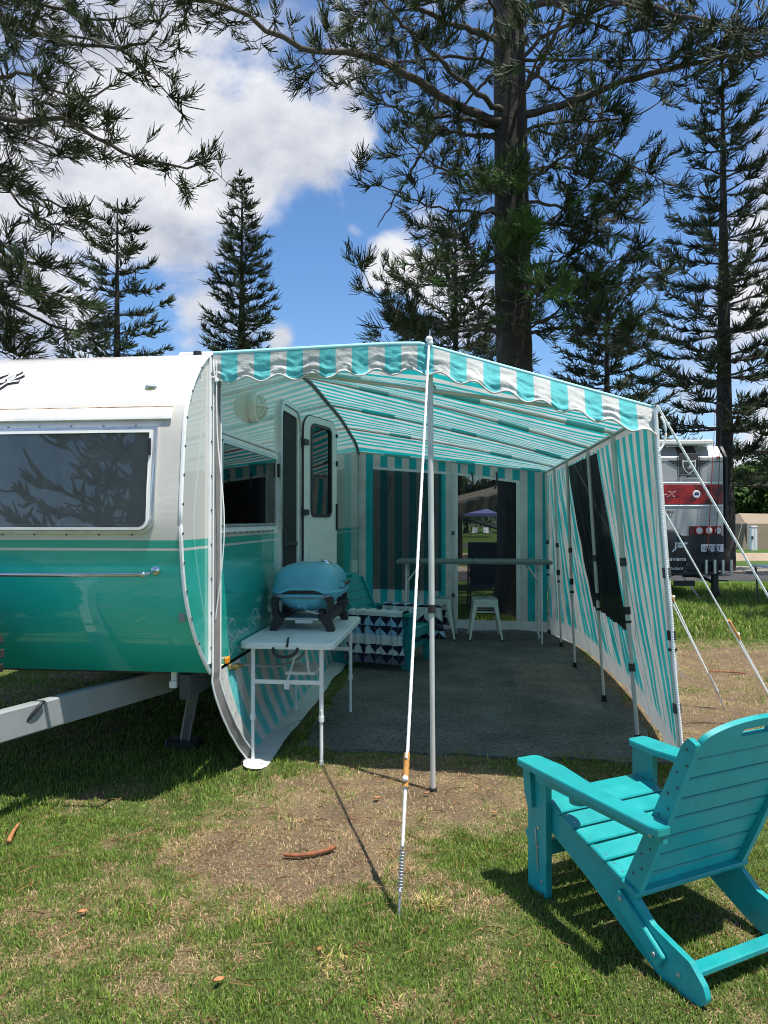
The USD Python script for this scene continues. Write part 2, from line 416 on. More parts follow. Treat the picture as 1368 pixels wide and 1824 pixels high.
def ground_mat():
    nodes = {'a': ('attribute', {'attribute': 'col'}), 'g': ('geometry', {}),
             'n': ('noise_texture', {'scale': 55.0, 'detail': 6.0, 'roughness': 0.7}), 'nr': ('map_range', {'from_min': 0.3, 'from_max': 0.7, 'to_min': 0.55, 'to_max': 1.4}),
             'n2': ('noise_texture', {'scale': 3.0, 'detail': 4.0}), 'nr2': ('map_range', {'from_min': 0.3, 'from_max': 0.7, 'to_min': 0.8, 'to_max': 1.2}),
             'x': ('mix_color', {'blend_type': 'multiply', 'fac': 1.0, 'use_clamp': False}), 'y': ('mix_color', {'blend_type': 'multiply', 'fac': 1.0, 'use_clamp': False}),
             'b': ('bump', {'strength': 0.9, 'distance': 0.02}), 'p': ('principled_bsdf', {'roughness': 0.95, 'specular_ior_level': 0.15})}
    return material('lawn_ground', nodes, [('g.position', 'n.vector'), ('g.position', 'n2.vector'), ('n.fac', 'nr.value'), ('n2.fac', 'nr2.value'), ('a.color', 'x.a'), ('nr.result', 'x.b'), ('x.result', 'y.a'), ('nr2.result', 'y.b'),
                                           ('y.result', 'p.base_color'), ('n.fac', 'b.height'), ('b.normal', 'p.normal')], surface='p.BSDF')


def aggregate(name, c0, c1, scale):
    nodes = {'g': ('geometry', {}), 'v': ('voronoi_texture', {'scale': scale}), 'n': ('noise_texture', {'scale': 2.5, 'detail': 6.0}), 'w': ('noise_texture', {'scale': scale * .8, 'detail': 5.0, 'roughness': .8}),
             'r': ('rgb_ramp', {'ramp': [(0.25, c0), (0.75, c1)]}), 'nr': ('map_range', {'from_min': 0.3, 'from_max': 0.7, 'to_min': 0.7, 'to_max': 1.25}),
             'x': ('mix_color', {'blend_type': 'multiply', 'fac': 1.0, 'use_clamp': False}), 'b': ('bump', {'strength': 0.8, 'distance': 0.008}), 'p': ('principled_bsdf', {'roughness': 0.9, 'specular_ior_level': 0.2})}
    return material(name, nodes, [('g.position', 'v.vector'), ('g.position', 'n.vector'), ('g.position', 'w.vector'), ('w.fac', 'r.fac'), ('n.fac', 'nr.value'), ('r.color', 'x.a'), ('nr.result', 'x.b'), ('x.result', 'p.base_color'),
                                  ('v.distance', 'b.height'), ('b.normal', 'p.normal')], surface='p.BSDF')


M['ground'] = ground_mat()
M['slab'] = aggregate('slab_aggregate', (.010, .0095, .009), (.25, .235, .215), 55.0)
M['asphalt'] = aggregate('asphalt', (.04, .04, .042), (.09, .09, .092), 150.0)
M['path'] = aggregate('concrete_path', (.26, .22, .17), (.36, .31, .25), 60.0)
M['sand'] = aggregate('sandy_track', (.24, .17, .11), (.40, .31, .22), 12.0)

# ------------------------------------------------------------------ ground and lawn
XS = -1.37            # offside wall of the caravan


def dryness(x, y):
    """0 = green, 1 = bare dry turf"""
    n = fb(x, y, 0, 1.1, 4, 3) * 1.2 + fb(x, y, 0, 5.0, 3, 9) * 1.15 + fb(x, y, 0, 16.0, 2, 19) * 1.0
    d = np.full(np.shape(x), -0.03)
    for (u, v, r, a) in ((600, 1395, .34, .50), (740, 1385, .36, .5), (700, 1450, .30, .45), (430, 1530, .24, .55), (540, 1500, .26, .6), (610, 1560, .24, .55), (500, 1580, .20, .5), (790, 1590, .20, .6), (850, 1630, .10, .3), (200, 1420, .13, .45), (95, 1640, .15, .45), (60, 1720, .1, .3),
                         (300, 1710, .12, .4), (600, 1740, .12, .35), (900, 1420, .40, .45), (200, 1790, .14, .4), (330, 1770, .12, .3), (560, 1690, .10, .3), (900, 1720, .14, .35), (1050, 1390, .3, .3), (760, 1790, .1, .3)):
        c = gnd(u, v); d = d + a * np.exp(-((x - c[0]) ** 2 + (y - c[1]) ** 2) / (2 * r * r) * 1.3)
    right = sst(1.0, 1.5, x) * sst(4.0, 4.8, y) * (1 - sst(8.3, 9.6, y + fb(x, y, 0, .7, 2, 5) * 2)) * (1 - sst(4.5, 6.5, x))
    d = d + 0.85 * right
    d = d + 0.25 * sst(-1.0, -1.3, x) * sst(3.9, 4.4, y) * (1 - sst(9, 10, y))       # worn turf under the caravan
    return np.clip(d + n * 1.0, 0, 1)


def bare(x, y):
    return np.clip((dryness(x, y) - 0.45) * 2.0 + fb(x, y, 0, 9.0, 3, 21) * 1.6, 0, 1)


def axis(lo, hi, step, far):
    a = list(np.arange(lo, hi, step)); s = step
    while a[-1] < far: s *= 1.25; a.append(a[-1] + s)
    s = step
    while a[0] > -far: s *= 1.25; a.insert(0, a[0] - s)
    return np.array(a)


gx, gy = axis(-3.2, 4.4, 0.05, 260), axis(1.0, 10.5, 0.05, 260)
gv, gf, _ = sheet(lambda x, y: np.stack([x, y, 0 * x], 1), gx, gy)
dr, br = dryness(gv[:, 0], gv[:, 1])[:, None], bare(gv[:, 0], gv[:, 1])[:, None]
far = sst(9, 14, gv[:, 1])[:, None]
green, straw, soil = np.array([.070, .100, .026]), np.array([.28, .20, .11]), np.array([.140, .098, .064])
gc = green * (1 - dr) + straw * dr
gc = gc * (1 - br * 0.85) + soil * br * 0.85
fargreen = np.array([.062, .115, .022]) * (0.8 + 0.6 * (fb(gv[:, 0], gv[:, 1], 0, .35, 3, 40)[:, None] + .3))
gc = gc * (1 - far) + fargreen * far
near = (np.abs(gv[:, 0]) < 5) & (gv[:, 1] > 0.8) & (gv[:, 1] < 10.5)
gv[:, 2] = np.where(near, fb(gv[:, 0], gv[:, 1], 0, 4.0, 3, 77) * 0.012, 0)
put(None, 'ground', (gv, gf), M['ground'], smooth=True, col=gc, kind='structure', label='patchy lawn of green turf and dry straw')


def flat(name, poly, z, mat, label=None):
    return put(None, name, prism(poly, 0.06, z - 0.06), mat, kind='structure', label=label)


slab_pts = [(-1.04, 4.56), (1.30, 4.50), (1.34, 9.2), (1.3, 9.75), (-1.08, 9.8)]
sp = Polygon(slab_pts).segmentize(0.06)
spx = np.array(sp.exterior.coords)[:-1]
spx = spx + np.stack([fb(spx[:, 0], spx[:, 1], 1, 5, 3, 2), fb(spx[:, 0], spx[:, 1], 7, 5, 3, 4)], 1) * 0.14
flat('paved_slab', Polygon(spx).buffer(0), 0.016, M['slab'], 'dark exposed aggregate slab under the awning')


def strip(d0, d1, c0, c1):
    return Polygon([cw(c, d)[:2] for c, d in ((c0, d0), (c1, d0 + .2), (c1, d1 + .2), (c0, d1))])


flat('road', strip(17.2, 19.9, -60, 90), 0.008, M['asphalt'], 'narrow asphalt road across the camp ground')
flat('footpath', strip(19.95, 22.2, -60, 90), 0.03, M['path'], 'pale concrete path beside the road')
flat('sandy_track', strip(25.5, 31.5, -60, 90), 0.006, M['sand'], 'sandy worn track beyond the path')
flat('far_road', strip(38, 44, -60, 90), 0.008, M['asphalt'], 'second asphalt road in front of the trees')

# grass blades
rng = np.random.default_rng(11)


def blades(n, x0, x1, y0, y1, hmin, hmax, w, seed, keep=None, straws=True):
    r = np.random.default_rng(seed)
    x, y = r.uniform(x0, x1, n), r.uniform(y0, y1, n)
    if keep is not None:
        k = keep(x, y); x, y = x[k], y[k]
    inslab = ((x > -1.38) & (x < -1.13) & (y > 4.08) & (y < 9.5)) | (x > -0.98) & (x < 1.27) & (y > 4.6) & (y < 9.6)
    k = ~inslab; x, y = x[k], y[k]
    d, b = dryness(x, y), bare(x, y)
    k = r.random(len(x)) > b * 0.70; x, y, d, b = x[k], y[k], d[k], b[k]
    n = len(x)
    dry = r.random(n) < np.clip(d * 1.1 + np.where(y > 9, .03, .12), 0, .93)
    tuft = 0.6 + 0.9 * np.clip(fb(x, y, 0, 7, 2, 31) + .45, 0, 1)
    h = r.uniform(hmin, hmax, n) * tuft * np.where(dry, .80, 1.0)
    lean = np.where(dry, r.uniform(.9, 2.0, n), r.uniform(.15, 1.0, n))
    a = r.uniform(0, 2 * np.pi, n)
    dirv = np.stack([np.cos(a), np.sin(a)], 1)
    zg = fb(x, y, 0, 4.0, 3, 77) * 0.012 - 0.002
    base = np.stack([x, y, zg], 1)
    side = np.stack([-dirv[:, 1], dirv[:, 0], np.zeros(n)], 1) * (w * r.uniform(.7, 1.3, n))[:, None]
    mid = base + np.concatenate([dirv * (h * .45 * np.sin(lean * .6))[:, None], (h * .55 * np.cos(lean * .6))[:, None]], 1)
    tip = mid + np.concatenate([dirv * (h * .6 * np.sin(lean))[:, None], (h * .5 * np.cos(np.minimum(lean, 1.45)))[:, None]], 1)
    V = np.stack([base - side, base + side, mid + side * .75, mid - side * .75, tip], 1).reshape(-1, 3)
    o = (np.arange(n) * 5)[:, None]
    F = np.vstack([o + [0, 1, 2], o + [0, 2, 3], o + [3, 2, 4]])
    g = np.array([.158, .255, .044]) * r.uniform(.55, 1.35, (n, 1)) + np.array([.03, .02, 0]) * r.random((n, 1))
    s = np.array([.50, .365, .20]) * r.uniform(.4, 1.4, (n, 1))
    c = np.where(dry[:, None], s, g)
    return V, F, np.repeat(c, 5, 0)


def in_view(x, y):
    d = -math.sin(YAW) * x + math.cos(YAW) * y; c = math.cos(YAW) * x + math.sin(YAW) * y
    return (d > 1.7) & (np.abs(c) < d * 0.60 + 0.3)


broad = lambda x, y: ~in_view(x, y) & (np.abs(x + .107 * y) < y * 1.05 + .6)
parts = [blades(50000, -4.5, 4.8, 1.3, 5.2, .012, .034, .0034, 8, broad), blades(190000, -2.4, 2.4, 1.75, 3.4, .011, .031, .0018, 1, in_view), blades(90000, -3.6, 3.0, 3.3, 5.2, .013, .036, .0021, 2, in_view),
         blades(35000, -4.6, -1.0, 4.0, 8.0, .02, .05, .003, 3, in_view), blades(48000, 1.25, 4.9, 4.6, 9.6, .014, .04, .0030, 4, in_view), blades(48000, 1.2, 9.5, 9.3, 17.0, .05, .13, .008, 5, in_view), blades(9000, -1.5, 1.5, 9.5, 12.5, .03, .1, .006, 6, in_view)]
for (u, v, n_, rr_, hh_) in ((765, 1615, 260, .06, .085), (610, 1722, 500, .13, .06), (470, 1640, 420, .12, .05), (1120, 1560, 260, .12, .06), (60, 1440, 400, .2, .06), (330, 1390, 420, .2, .055), (250, 1620, 300, .12, .05), (1010, 1760, 300, .1, .055), (690, 1780, 260, .1, .05), (560, 1345, 200, .14, .07), (880, 1352, 240, .25, .07), (1020, 1352, 200, .2, .07)):
    c_ = gnd(u, v); q_ = np.random.default_rng(int(u))
    b_ = blades(n_, c_[0] - rr_, c_[0] + rr_, c_[1] - rr_, c_[1] + rr_, hh_ * .5, hh_, .0024, int(u) + 7, lambda x, y: (x - c_[0]) ** 2 + (y - c_[1]) ** 2 < (rr_ * (.35 + .65 * q_.random(len(x)))) ** 2)
    parts.append((b_[0], b_[1], b_[2] * [1.12, 1.18, .9]))
gvv = cat(*[(p[0], p[1]) for p in parts]); gcc = np.vstack([p[2] for p in parts])
put(None, 'grass', gvv, M['bladem'], col=gcc, kind='stuff', label='short mown grass blades, green and straw coloured')

lr = np.random.default_rng(77); nl_ = 2600
lx, ly_ = lr.uniform(-2.2, 2.6, nl_), lr.uniform(1.8, 5.2, nl_); la = lr.uniform(0, 6.28, nl_); ll = lr.uniform(.012, .05, nl_); lz = fb(lx, ly_, 0, 4.0, 3, 77) * .012 + lr.uniform(.002, .016, nl_)
lp_ = np.stack([np.stack([lx - np.cos(la) * ll, ly_ - np.sin(la) * ll, lz], 1), np.stack([lx + np.sin(la) * ll * .12, ly_ - np.cos(la) * ll * .12, lz + .003], 1), np.stack([lx + np.cos(la) * ll, ly_ + np.sin(la) * ll, lz + lr.uniform(-.002, .008, nl_)], 1)], 1)
lc_ = np.array([.26, .13, .06]) * lr.uniform(.4, 1.6, (nl_, 1))
put(None, 'pine_litter', tubes(lp_, np.full((nl_, 3), .0011) * lr.uniform(.7, 1.8, (nl_, 1)), 3, cap=False), M['bladem'], col=np.repeat(lc_, 9, 0), kind='stuff', label='fine brown pine litter strewn over the turf')

# ------------------------------------------------------------------ caravan
XL = -3.57
front_prof = [(3.79, .655), (3.70, .735), (3.587, .856), (3.485, 1.001), (3.418, 1.15), (3.381, 1.32), (3.366, 1.486), (3.372, 1.624), (3.395, 1.849), (3.432, 2.048), (3.505, 2.175), (3.61, 2.295), (3.77, 2.405)]
roof_prof = [(4.3, 2.495), (5.0, 2.63), (5.6, 2.715), (6.22, 2.765), (7.06, 2.73), (8.19, 2.655), (8.9, 2.56), (9.4, 2.45), (9.62, 2.28), (9.74, 1.95), (9.77, 1.5), (9.7, 1.0), (9.45, .66)]
fp3 = np.array([(0, y, z) for y, z in front_prof]); fp = spline(fp3, 40)[:, 1:]
rp3 = spline(np.array([(0, y, z) for y, z in [front_prof[-1]] + roof_prof]), 70)[1:, 1:]
body_poly = Polygon(np.vstack([fp, rp3]))


def yfront(z):
    return np.interp(z, fp[:, 1], fp[:, 0])


def zarch(y):
    P = np.vstack([fp[-6:], rp3[:52]]); return np.interp(y, P[:, 0], P[:, 1])


van = thing('caravan', 'retro white and teal caravan with the striped awning on its side', 'caravan', ((XS + XL) / 2, 6.5, 0))
put(van, 'body', plate(body_poly, XS - XL, 'x', (XL, 0, 0)), M['van'], smooth=25, world=True)


def on_front(x, z, off=0.004):
    """points on the curved front, off metres proud of it"""
    x, z = np.broadcast_arrays(np.asarray(x, float), np.asarray(z, float))
    dy = (yfront(z + .01) - yfront(z - .01)) / .02
    nl = np.sqrt(1 + dy * dy)
    return np.stack([x, yfront(z) - off / nl, z + off * dy / nl], -1)


# edge mouldings with screws
ed = np.vstack([fp, rp3[:12]])
put(van, 'edge_moulding', tube(np.stack([np.full(len(fp), XS + .001), fp[:, 0] + .002, fp[:, 1]], 1), .011, 6), M['white_trim'], smooth=40, world=True)
zz_ = np.linspace(.85, 2.3, 11)
scr = [xf(lathe([(0, -.004), (.007, -.002), (.007, .002), (0, .005)], 8), AX['x'], (XS + .012, yfront(z) + .004, z)) for z in zz_]
put(van, 'moulding_screws', cat(*scr), M['dark_grey'], world=True, kind='stuff')
yt = 3.762
put(van, 'awning_rail', box((XS + .006, yt, 1.55), (.016, .026, 1.68)), M['white_trim'], world=True)
scr = [xf(lathe([(0, 0), (.006, 0), (.006, .003), (0, .004)], 8), AX['x'], (XS + .0145, yt, z)) for z in np.linspace(.8, 2.3, 9)]
put(van, 'rail_screws', cat(*scr), M['dark_grey'], world=True, kind='stuff')
arch = np.array([(XS + .012, y, zarch(y) - .012) for y in np.linspace(3.79, 9.5, 40)])
put(van, 'roof_rail', tube(arch, .014, 6), M['grey_frame'], smooth=40, world=True)

# front window
fx0, fx1, fz0, fz1 = -3.43, -1.50, 1.428, 1.965


def front_ring(x0, x1, z0, z1, r, wdt, off):
    outer = rrect(x1 - x0, z1 - z0, r, (x0 + x1) / 2, (z0 + z1) / 2).union(sbox(x0, z1 - 2 * r, x1, z1)); inner = outer.buffer(-wdt)
    v, f = prism(outer.difference(inner).segmentize(.08), .02)
    P = on_front(v[:, 0], v[:, 1], 0); P[:, 1] -= off + .02 - v[:, 2] * 0 + (v[:, 2] - .02)
    return P, f[:, ::-1]


w1 = put(van, 'front_window', front_ring(fx0, fx1, fz0, fz1, .075, .017, .0), M['alu'], smooth=30, world=True)
put(w1, 'inner_frame', front_ring(fx0 + .019, fx1 - .019, fz0 + .019, fz1 - .019, .058, .014, .012), M['white'], smooth=30, world=True)
gp = rrect(fx1 - fx0 - .05, fz1 - fz0 - .05, .05, (fx0 + fx1) / 2, (fz0 + fz1) / 2).segmentize(.1)
gpv, gpf = prism(gp, .004)
GY = yfront(1.45) - .022
pl_ = lambda z: np.interp(z, [1.44, 1.95], [yfront(1.45), yfront(1.94)]) - .027
put(w1, 'pane', (np.stack([gpv[:, 0], pl_(gpv[:, 1]) - .004 + gpv[:, 2], gpv[:, 1]], 1), gpf), M['glass'], world=True)
cv, cf, _ = sheet(lambda x, z: np.stack([x, yfront(z) - .0075 + .0035 * np.sin(x * 46 + 2 * np.sin(x * 9)), z], 1), np.linspace(fx0 + .022, fx1 - .022, 220), np.linspace(fz0 + .022, fz1 - .022, 30))
put(w1, 'curtain', (cv, cf), M['curtain'], smooth=True, world=True)
put(w1, 'latch', box((-1.527, yfront(1.86) - .04, 1.86), (.016, .02, .085)), M['black'], world=True)
sx = np.r_[np.linspace(fx0 + .1, fx1 - .12, 11)]
scr = [xf(lathe([(0, 0), (.005, 0), (.005, .004), (0, .005)], 7), AX['y'], on_front(x, z, .0)) for x in sx for z in (fz0 - .004, fz1 + .004)]
put(w1, 'frame_screws', cat(*scr), M['dark_grey'], world=True, kind='stuff')
# rain gutter over it
gz = 2.045
gv_, gf_, _ = sheet(lambda x, t: np.stack([x, yfront(gz) - .002 - .028 * np.sin(t * 1.45), gz + .02 - .062 * t], 1), np.linspace(fx0 - .05, -1.432, 30), np.linspace(0, 1, 8))
gv2, gf2, _ = sheet(lambda x, t: np.stack([x, yfront(gz) - .002 - .024 * np.sin(t * 1.45), gz + .014 - .060 * t], 1), np.linspace(fx0 - .05, -1.432, 30), np.linspace(0, 1, 8))
put(van, 'rain_gutter', cat((gv_, gf_), (gv2, gf2[:, ::-1])), M['white_trim'], smooth=30, world=True)
stx = np.linspace(fx0 - .04, -1.44, 90)
put(van, 'gutter_sealant', tube(np.stack([stx, yfront(gz + .022) - .002 + .002 * fb(stx, 0, 0, 14, 3, 5), gz + .023 + .006 * fb(stx, 0, 0, 20, 3, 6)], 1), .0035, 5), pm('old_sealant', (.42, .30, .20), .8, var=.4, scale=18), smooth=True, world=True)
# marker lamp
ml = put(van, 'marker_lamp', xf(trimesh.creation.icosphere(3, 1.0).apply_scale((.032, .012, .017)), None, on_front(-1.585, 2.178, .004)), M['chrome'], smooth=True, world=True)
put(ml, 'lens', xf(trimesh.creation.icosphere(3, 1.0).apply_scale((.022, .011, .011)), None, on_front(-1.585, 2.180, .009)), M['lampglass'], smooth=True, world=True)
# grab rail
h = put(van, 'grab_rail', cat(tube(spline([(-1.53, 3.30, 1.232), (-1.9, 3.296, 1.228), (-2.5, 3.294, 1.226), (-3.3, 3.30, 1.228)], 20), .0105, 10)), M['chrome'], smooth=40, world=True)
for x in (-1.525, -3.3):
    put(h, 'bracket', cat(tube(spline([(x - .005, 3.30, 1.232), (x + .012, 3.33, 1.238), (x + .018, 3.385, 1.245)], 8), .009, 8), xf(lathe([(0, 0), (.024, 0), (.022, .006), (.01, .012), (0, .012)], 16), AX['y'], (x + .018, yfront(1.245) - .001, 1.245)),
                      xf(trimesh.creation.icosphere(2, .015), None, (x - .004, 3.30, 1.232))), M['chrome'], smooth=40, world=True)
put(van, 'corner_bracket', box((-1.405, 3.478, 1.015), (.03, .012, .075), ch=.004), M['grey_frame'], world=True)


def strokes(lines, wdt, fn, mat_, name, parent, n=14):
    """brush strokes laid on a surface; lines: lists of (a, b) surface coordinates, fn maps (a, b) arrays to points"""
    ms = []
    for L, ww in lines:
        P = np.array([(a, b, 0) for a, b in L]); P = spline(P, max(n, 3 * len(L))) if len(L) > 2 else spline(P, 4)
        t = np.gradient(P, axis=0); t /= np.linalg.norm(t, axis=1, keepdims=True)
        s = np.stack([-t[:, 1], t[:, 0], 0 * t[:, 0]], 1) * wdt * ww
        q = np.vstack([P - s, P + s]); V = fn(q[:, 0], q[:, 1]); k = len(P); i = np.arange(k - 1)
        ms.append((V, np.vstack([np.stack([i, i + 1, i + k], 1), np.stack([i + 1, i + k + 1, i + k], 1)])))
    return put(parent, name, cat(*ms), mat_, world=True)


# script lettering at the top left of the front: ... l y
def dl(u, v):
    p = on_y(u, v, yfront(2.24)); return p[0], p[2]


S = 60 / 1368.0
ly = [([(-6, 30), (0, 27), (6, 24)], 1.0), ([(2, 40), (12, 32), (22, 24), (27, 20.5), (24, 20), (14, 27), (4, 36), (1, 41), (5, 42), (10, 39)], .9), ([(13, 38), (22, 29), (16, 36), (15, 40), (20, 38), (30, 29), (36, 25)], .9), ([(36, 25), (28, 32), (20, 38), (12, 47), (4, 56), (-2, 60)], 1.0), ([(14, 44), (26, 40.5), (35, 39)], .8)]
blk = [([dl(a + 1.3, 640 + b + 1.8) for a, b in L], w) for L, w in ly]
wht = [([dl(a, 640 + b) for a, b in L], w) for L, w in ly]
strokes(blk, .013, lambda x, z: on_front(x, z, .0025), M['black'], 'script_shadow', van)
strokes(wht, .0055, lambda x, z: on_front(x, z, .0045), M['white'], 'script_lettering', van)


# script lettering on the side wall
def ds(u, v):
    p = on_x(u, v, XS + .003); return p[1], p[2]


def zz2(a, b):
    return 390 + a * 130 / 1368, 1040 + b * 160 / 1684


sc = [[(280, 790), (295, 720), (270, 655), (220, 690), (180, 780), (170, 870), (200, 950), (265, 1020), (275, 1090), (265, 1200), (225, 1330), (205, 1350), (195, 1290), (225, 1150), (275, 1040), (312, 985)],
      [(312, 985), (318, 930), (312, 985), (330, 975), (340, 915), (345, 975), (362, 900), (372, 850), (375, 935), (392, 880), (400, 925), (418, 870), (430, 915), (452, 860), (460, 800), (466, 890), (485, 830), (500, 870), (520, 840), (540, 850), (565, 800), (580, 780), (580, 830)],
      [(712, 580), (712, 500), (690, 460), (650, 510), (615, 600), (625, 690), (660, 750), (690, 770), (690, 850)], [(740, 440), (738, 600), (735, 720)], [(680, 650), (725, 610), (775, 580)]]
strokes([([ds(*zz2(a, b)) for a, b in L], 1.0) for L in sc], .0035, lambda y, z: np.stack([XS + .003 + 0 * y, y, z], -1), M['fab_white'], 'side_script', van, 40)


def side_ring(y0, y1, z0, z1, r, wdt, x0, th, shear=0.0):
    outer = rrect(y1 - y0, z1 - z0, r, (y0 + y1) / 2, (z0 + z1) / 2)
    return plate(outer.difference(outer.buffer(-wdt)), th, 'x', (x0, 0, 0))


def side_plate(y0, y1, z0, z1, r, x0, th):
    return plate(rrect(y1 - y0, z1 - z0, r, (y0 + y1) / 2, (z0 + z1) / 2), th, 'x', (x0, 0, 0))


# side window
w2 = put(van, 'side_window', side_ring(3.86, 5.14, 1.425, 1.985, .06, .028, XS - .002, .026), M['white'], smooth=30, world=True)
put(w2, 'inner_frame', side_ring(3.892, 5.108, 1.457, 1.953, .04, .016, XS - .002, .034), M['alu'], smooth=30, world=True)
put(w2, 'pane', side_plate(3.90, 5.10, 1.465, 1.945, .03, XS + .022, .004), M['glass'], world=True)
cv, cf, _ = sheet(lambda y, z: np.stack([XS + .008 + .005 * np.sin(y * 40 + 2 * np.sin(y * 7)), y, z], 1), np.linspace(3.90, 5.10, 140), np.linspace(1.465, 1.945, 6))
put(w2, 'curtain', (cv, cf), M['curtain'], smooth=True, world=True)
put(w2, 'window_hood', box((XS + .014, 4.5, 2.0), (.03, 1.30, .018)), M['white_trim'], world=True)
put(w2, 'latch', box((XS + .04, 5.118, 1.86), (.02, .03, .10)), M['black'], world=True)
scr = [xf(lathe([(0, 0), (.005, 0), (.005, .004), (0, .005)], 7), AX['x'], (XS + .002, y, 1.416)) for y in np.linspace(3.95, 5.1, 10)]
put(w2, 'frame_screws', cat(*scr), M['dark_grey'], world=True, kind='stuff')
# bulkhead lamp with guard
lc = np.array([XS, 4.545, 2.235])
lamp = put(van, 'bulkhead_lamp', xf(lathe([(0, .02), (.098, .0), (.104, .02), (.098, .05), (.08, .056), (.08, .045), (0, .045)], 28), AX['x'], lc), M['white'], smooth=35, world=True)
dom = [(.079 * math.cos(a), .045 + .055 * math.sin(a)) for a in np.linspace(0, math.pi / 2, 9)]
put(lamp, 'lens', xf(lathe(dom, 24), AX['x'], lc), M['lampglass'], smooth=True, world=True)
gb = []
for k in (-1, 0, 1):
    a = np.linspace(-math.pi / 2, math.pi / 2, 11)
    gb.append(tube(np.stack([lc[0] + .047 + .062 * np.cos(a) * (1 - .12 * abs(k)), lc[1] + k * .04 + 0 * a, lc[2] + .083 * np.sin(a) * (1 - .15 * abs(k))], 1), .0045, 6))
a = np.linspace(-math.pi / 2, math.pi / 2, 11)
gb.append(tube(np.stack([lc[0] + .05 + .062 * np.cos(a), lc[1] + .083 * np.sin(a), lc[2] + 0 * a], 1), .0045, 6))
put(lamp, 'guard', cat(*gb), M['white'], smooth=40, world=True)


# doorway with insect screen, and the outer door folded back
def arch_rect(y0, y1, z0, z1, r):
    p = rrect(y1 - y0, z1 - z0, r, (y0 + y1) / 2, (z0 + z1) / 2)
    return p.union(sbox(y0, z0, y1, z0 + 2 * r))


DO = arch_rect(5.24, 5.92, .66, 2.43, .14)
df = put(van, 'doorway_frame', plate(DO.difference(DO.buffer(-.035)), .032, 'x', (XS - .004, 0, 0)), M['alu'], smooth=30, world=True)
put(df, 'inner_frame', plate(DO.buffer(-.04).difference(DO.buffer(-.085)), .02, 'x', (XS - .004, 0, 0)), M['white'], smooth=30, world=True)
sd = put(van, 'screen_door', plate(DO.buffer(-.08), .008, 'x', (XS - .003, 0, 0)), M['screen'], world=True)
put(sd, 'handle', box((XS + .02, 5.34, 1.36), (.035, .05, .13)), M['black'], world=True)
put(sd, 'dark_bar', box((XS + .012, 5.58, 1.30), (.012, .5, .03)), M['black'], world=True)
hx, hy, da = XS + .045, 5.945, math.radians(75)
u_, n_ = np.array([math.cos(da), math.sin(da), 0]), np.array([math.sin(da), -math.cos(da), 0])
RD = np.stack([u_, np.array([0, 0, 1.0]), n_], 1)
DP = arch_rect(0, .66, .69, 2.40, .13)


def dplate(poly, th, off):
    return xf(prism(poly, th), RD, np.array([hx, hy, 0]) + n_ * off)


wo = rrect(.40, .80, .06, .33, 1.93)
door = put(van, 'outer_door', dplate(DP.difference(wo.buffer(-.01)), .035, -.035), M['white'], smooth=30, world=True)
put(door, 'edge_seal', dplate(DP.buffer(.008).difference(DP.buffer(-.012)), .012, -.026 + .012), M['black'], world=True)
put(door, 'window_seal', dplate(wo.buffer(.012).difference(wo.buffer(-.016)), .014, -.004), M['black'], smooth=30, world=True)
put(door, 'pane', dplate(wo.buffer(-.005), .006, -.012), glass('door_glass', (.30, .33, .36)), world=True)
put(door, 'blind', dplate(wo, .004, -.03), M['curtain'], world=True)
for z in (2.16, 1.56):
    put(door, 'hinge', cat(xf(box((0, 0, 0), (.09, .05, .02)), RD, np.array([hx, hy, z]) + u_ * .01 + n_ * .014), rod((hx - .01, hy - .02, z - .05), (hx - .01, hy - .02, z + .05), .012)), M['black'], world=True)
for z, hh in ((2.28, .03), (2.02, .05), (1.62, .05), (1.5, .2)):
    put(door, 'door_catch', xf(box((.645, z, .008), (.018, hh, .02)), RD, np.array([hx, hy, 0])), M['black'], world=True)
# power inlet, gas outlet
po = put(van, 'power_inlet', side_plate(9.0, 9.2, .80, .97, .02, XS - .002, .03), M['white'], smooth=30, world=True)
put(po, 'flap', side_plate(9.03, 9.17, .83, .93, .015, XS + .03, .012), M['white_trim'], smooth=30, world=True)
ga = put(van, 'side_reflector', box((XS + .01, 4.05, .675), (.02, .05, .035)), pm('amber', (.75, .25, .01), .3), world=True)
put(van, 'gas_outlet', cat(rod((XS + .005, 4.06, .62), (XS + .05, 4.22, .61), .012), rod((XS + .03, 4.14, .612), (XS + .03, 4.2, .612), .018), box((XS + .02, 4.08, .632), (.02, .05, .03))), pm('brass', (.45, .33, .14), .35, .9), world=True)
# chassis, drawbar, corner leg, spare wheel
XC = (XS + XL) / 2
for s in (1, -1):
    a_, b_ = np.array([XC + s * .66, 4.3, .50]), np.array([XC + s * .07, 2.72, .50])
    put(van, 'drawbar', obox(a_, b_, .06, .15, ch=.008), M['grey_frame'], world=True)
put(van, 'coupling', cat(box((XC, 2.62, .52), (.16, .25, .11), ch=.02), obox((XC, 2.5, .55), (XC, 2.25, .53), .09, .10, ch=.03)), M['grey_frame'], world=True)
put(van, 'chassis', cat(*[box((XC + s * .95, 6.6, .57), (.06, 5.6, .14)) for s in (-1, 1)], box((XC, 6.7, .635), (2.1, 5.6, .03))), M['dark_grey'], world=True)
put(van, 'under_bracket', cat(box((-1.60, 3.86, .62), (.035, .03, .12)), box((-1.60, 3.85, .575), (.045, .035, .04))), M['white_trim'], world=True)
lg0, lg1 = np.array([-1.50, 3.95, .66]), np.array([-1.79, 4.48, .05])
put(van, 'corner_leg', cat(obox(lg0, lg1, .05, .008, ch=.002), obox(lg0 + [.026, 0, 0], lg1 + [.026, 0, 0], .008, .04), obox(lg0 - [.026, 0, 0], lg1 - [.026, 0, 0], .008, .04)), M['galv'], world=True)
put(van, 'leg_pad', box((-1.80, 4.50, .035), (.22, .13, .07), ch=.015), M['black'], world=True)
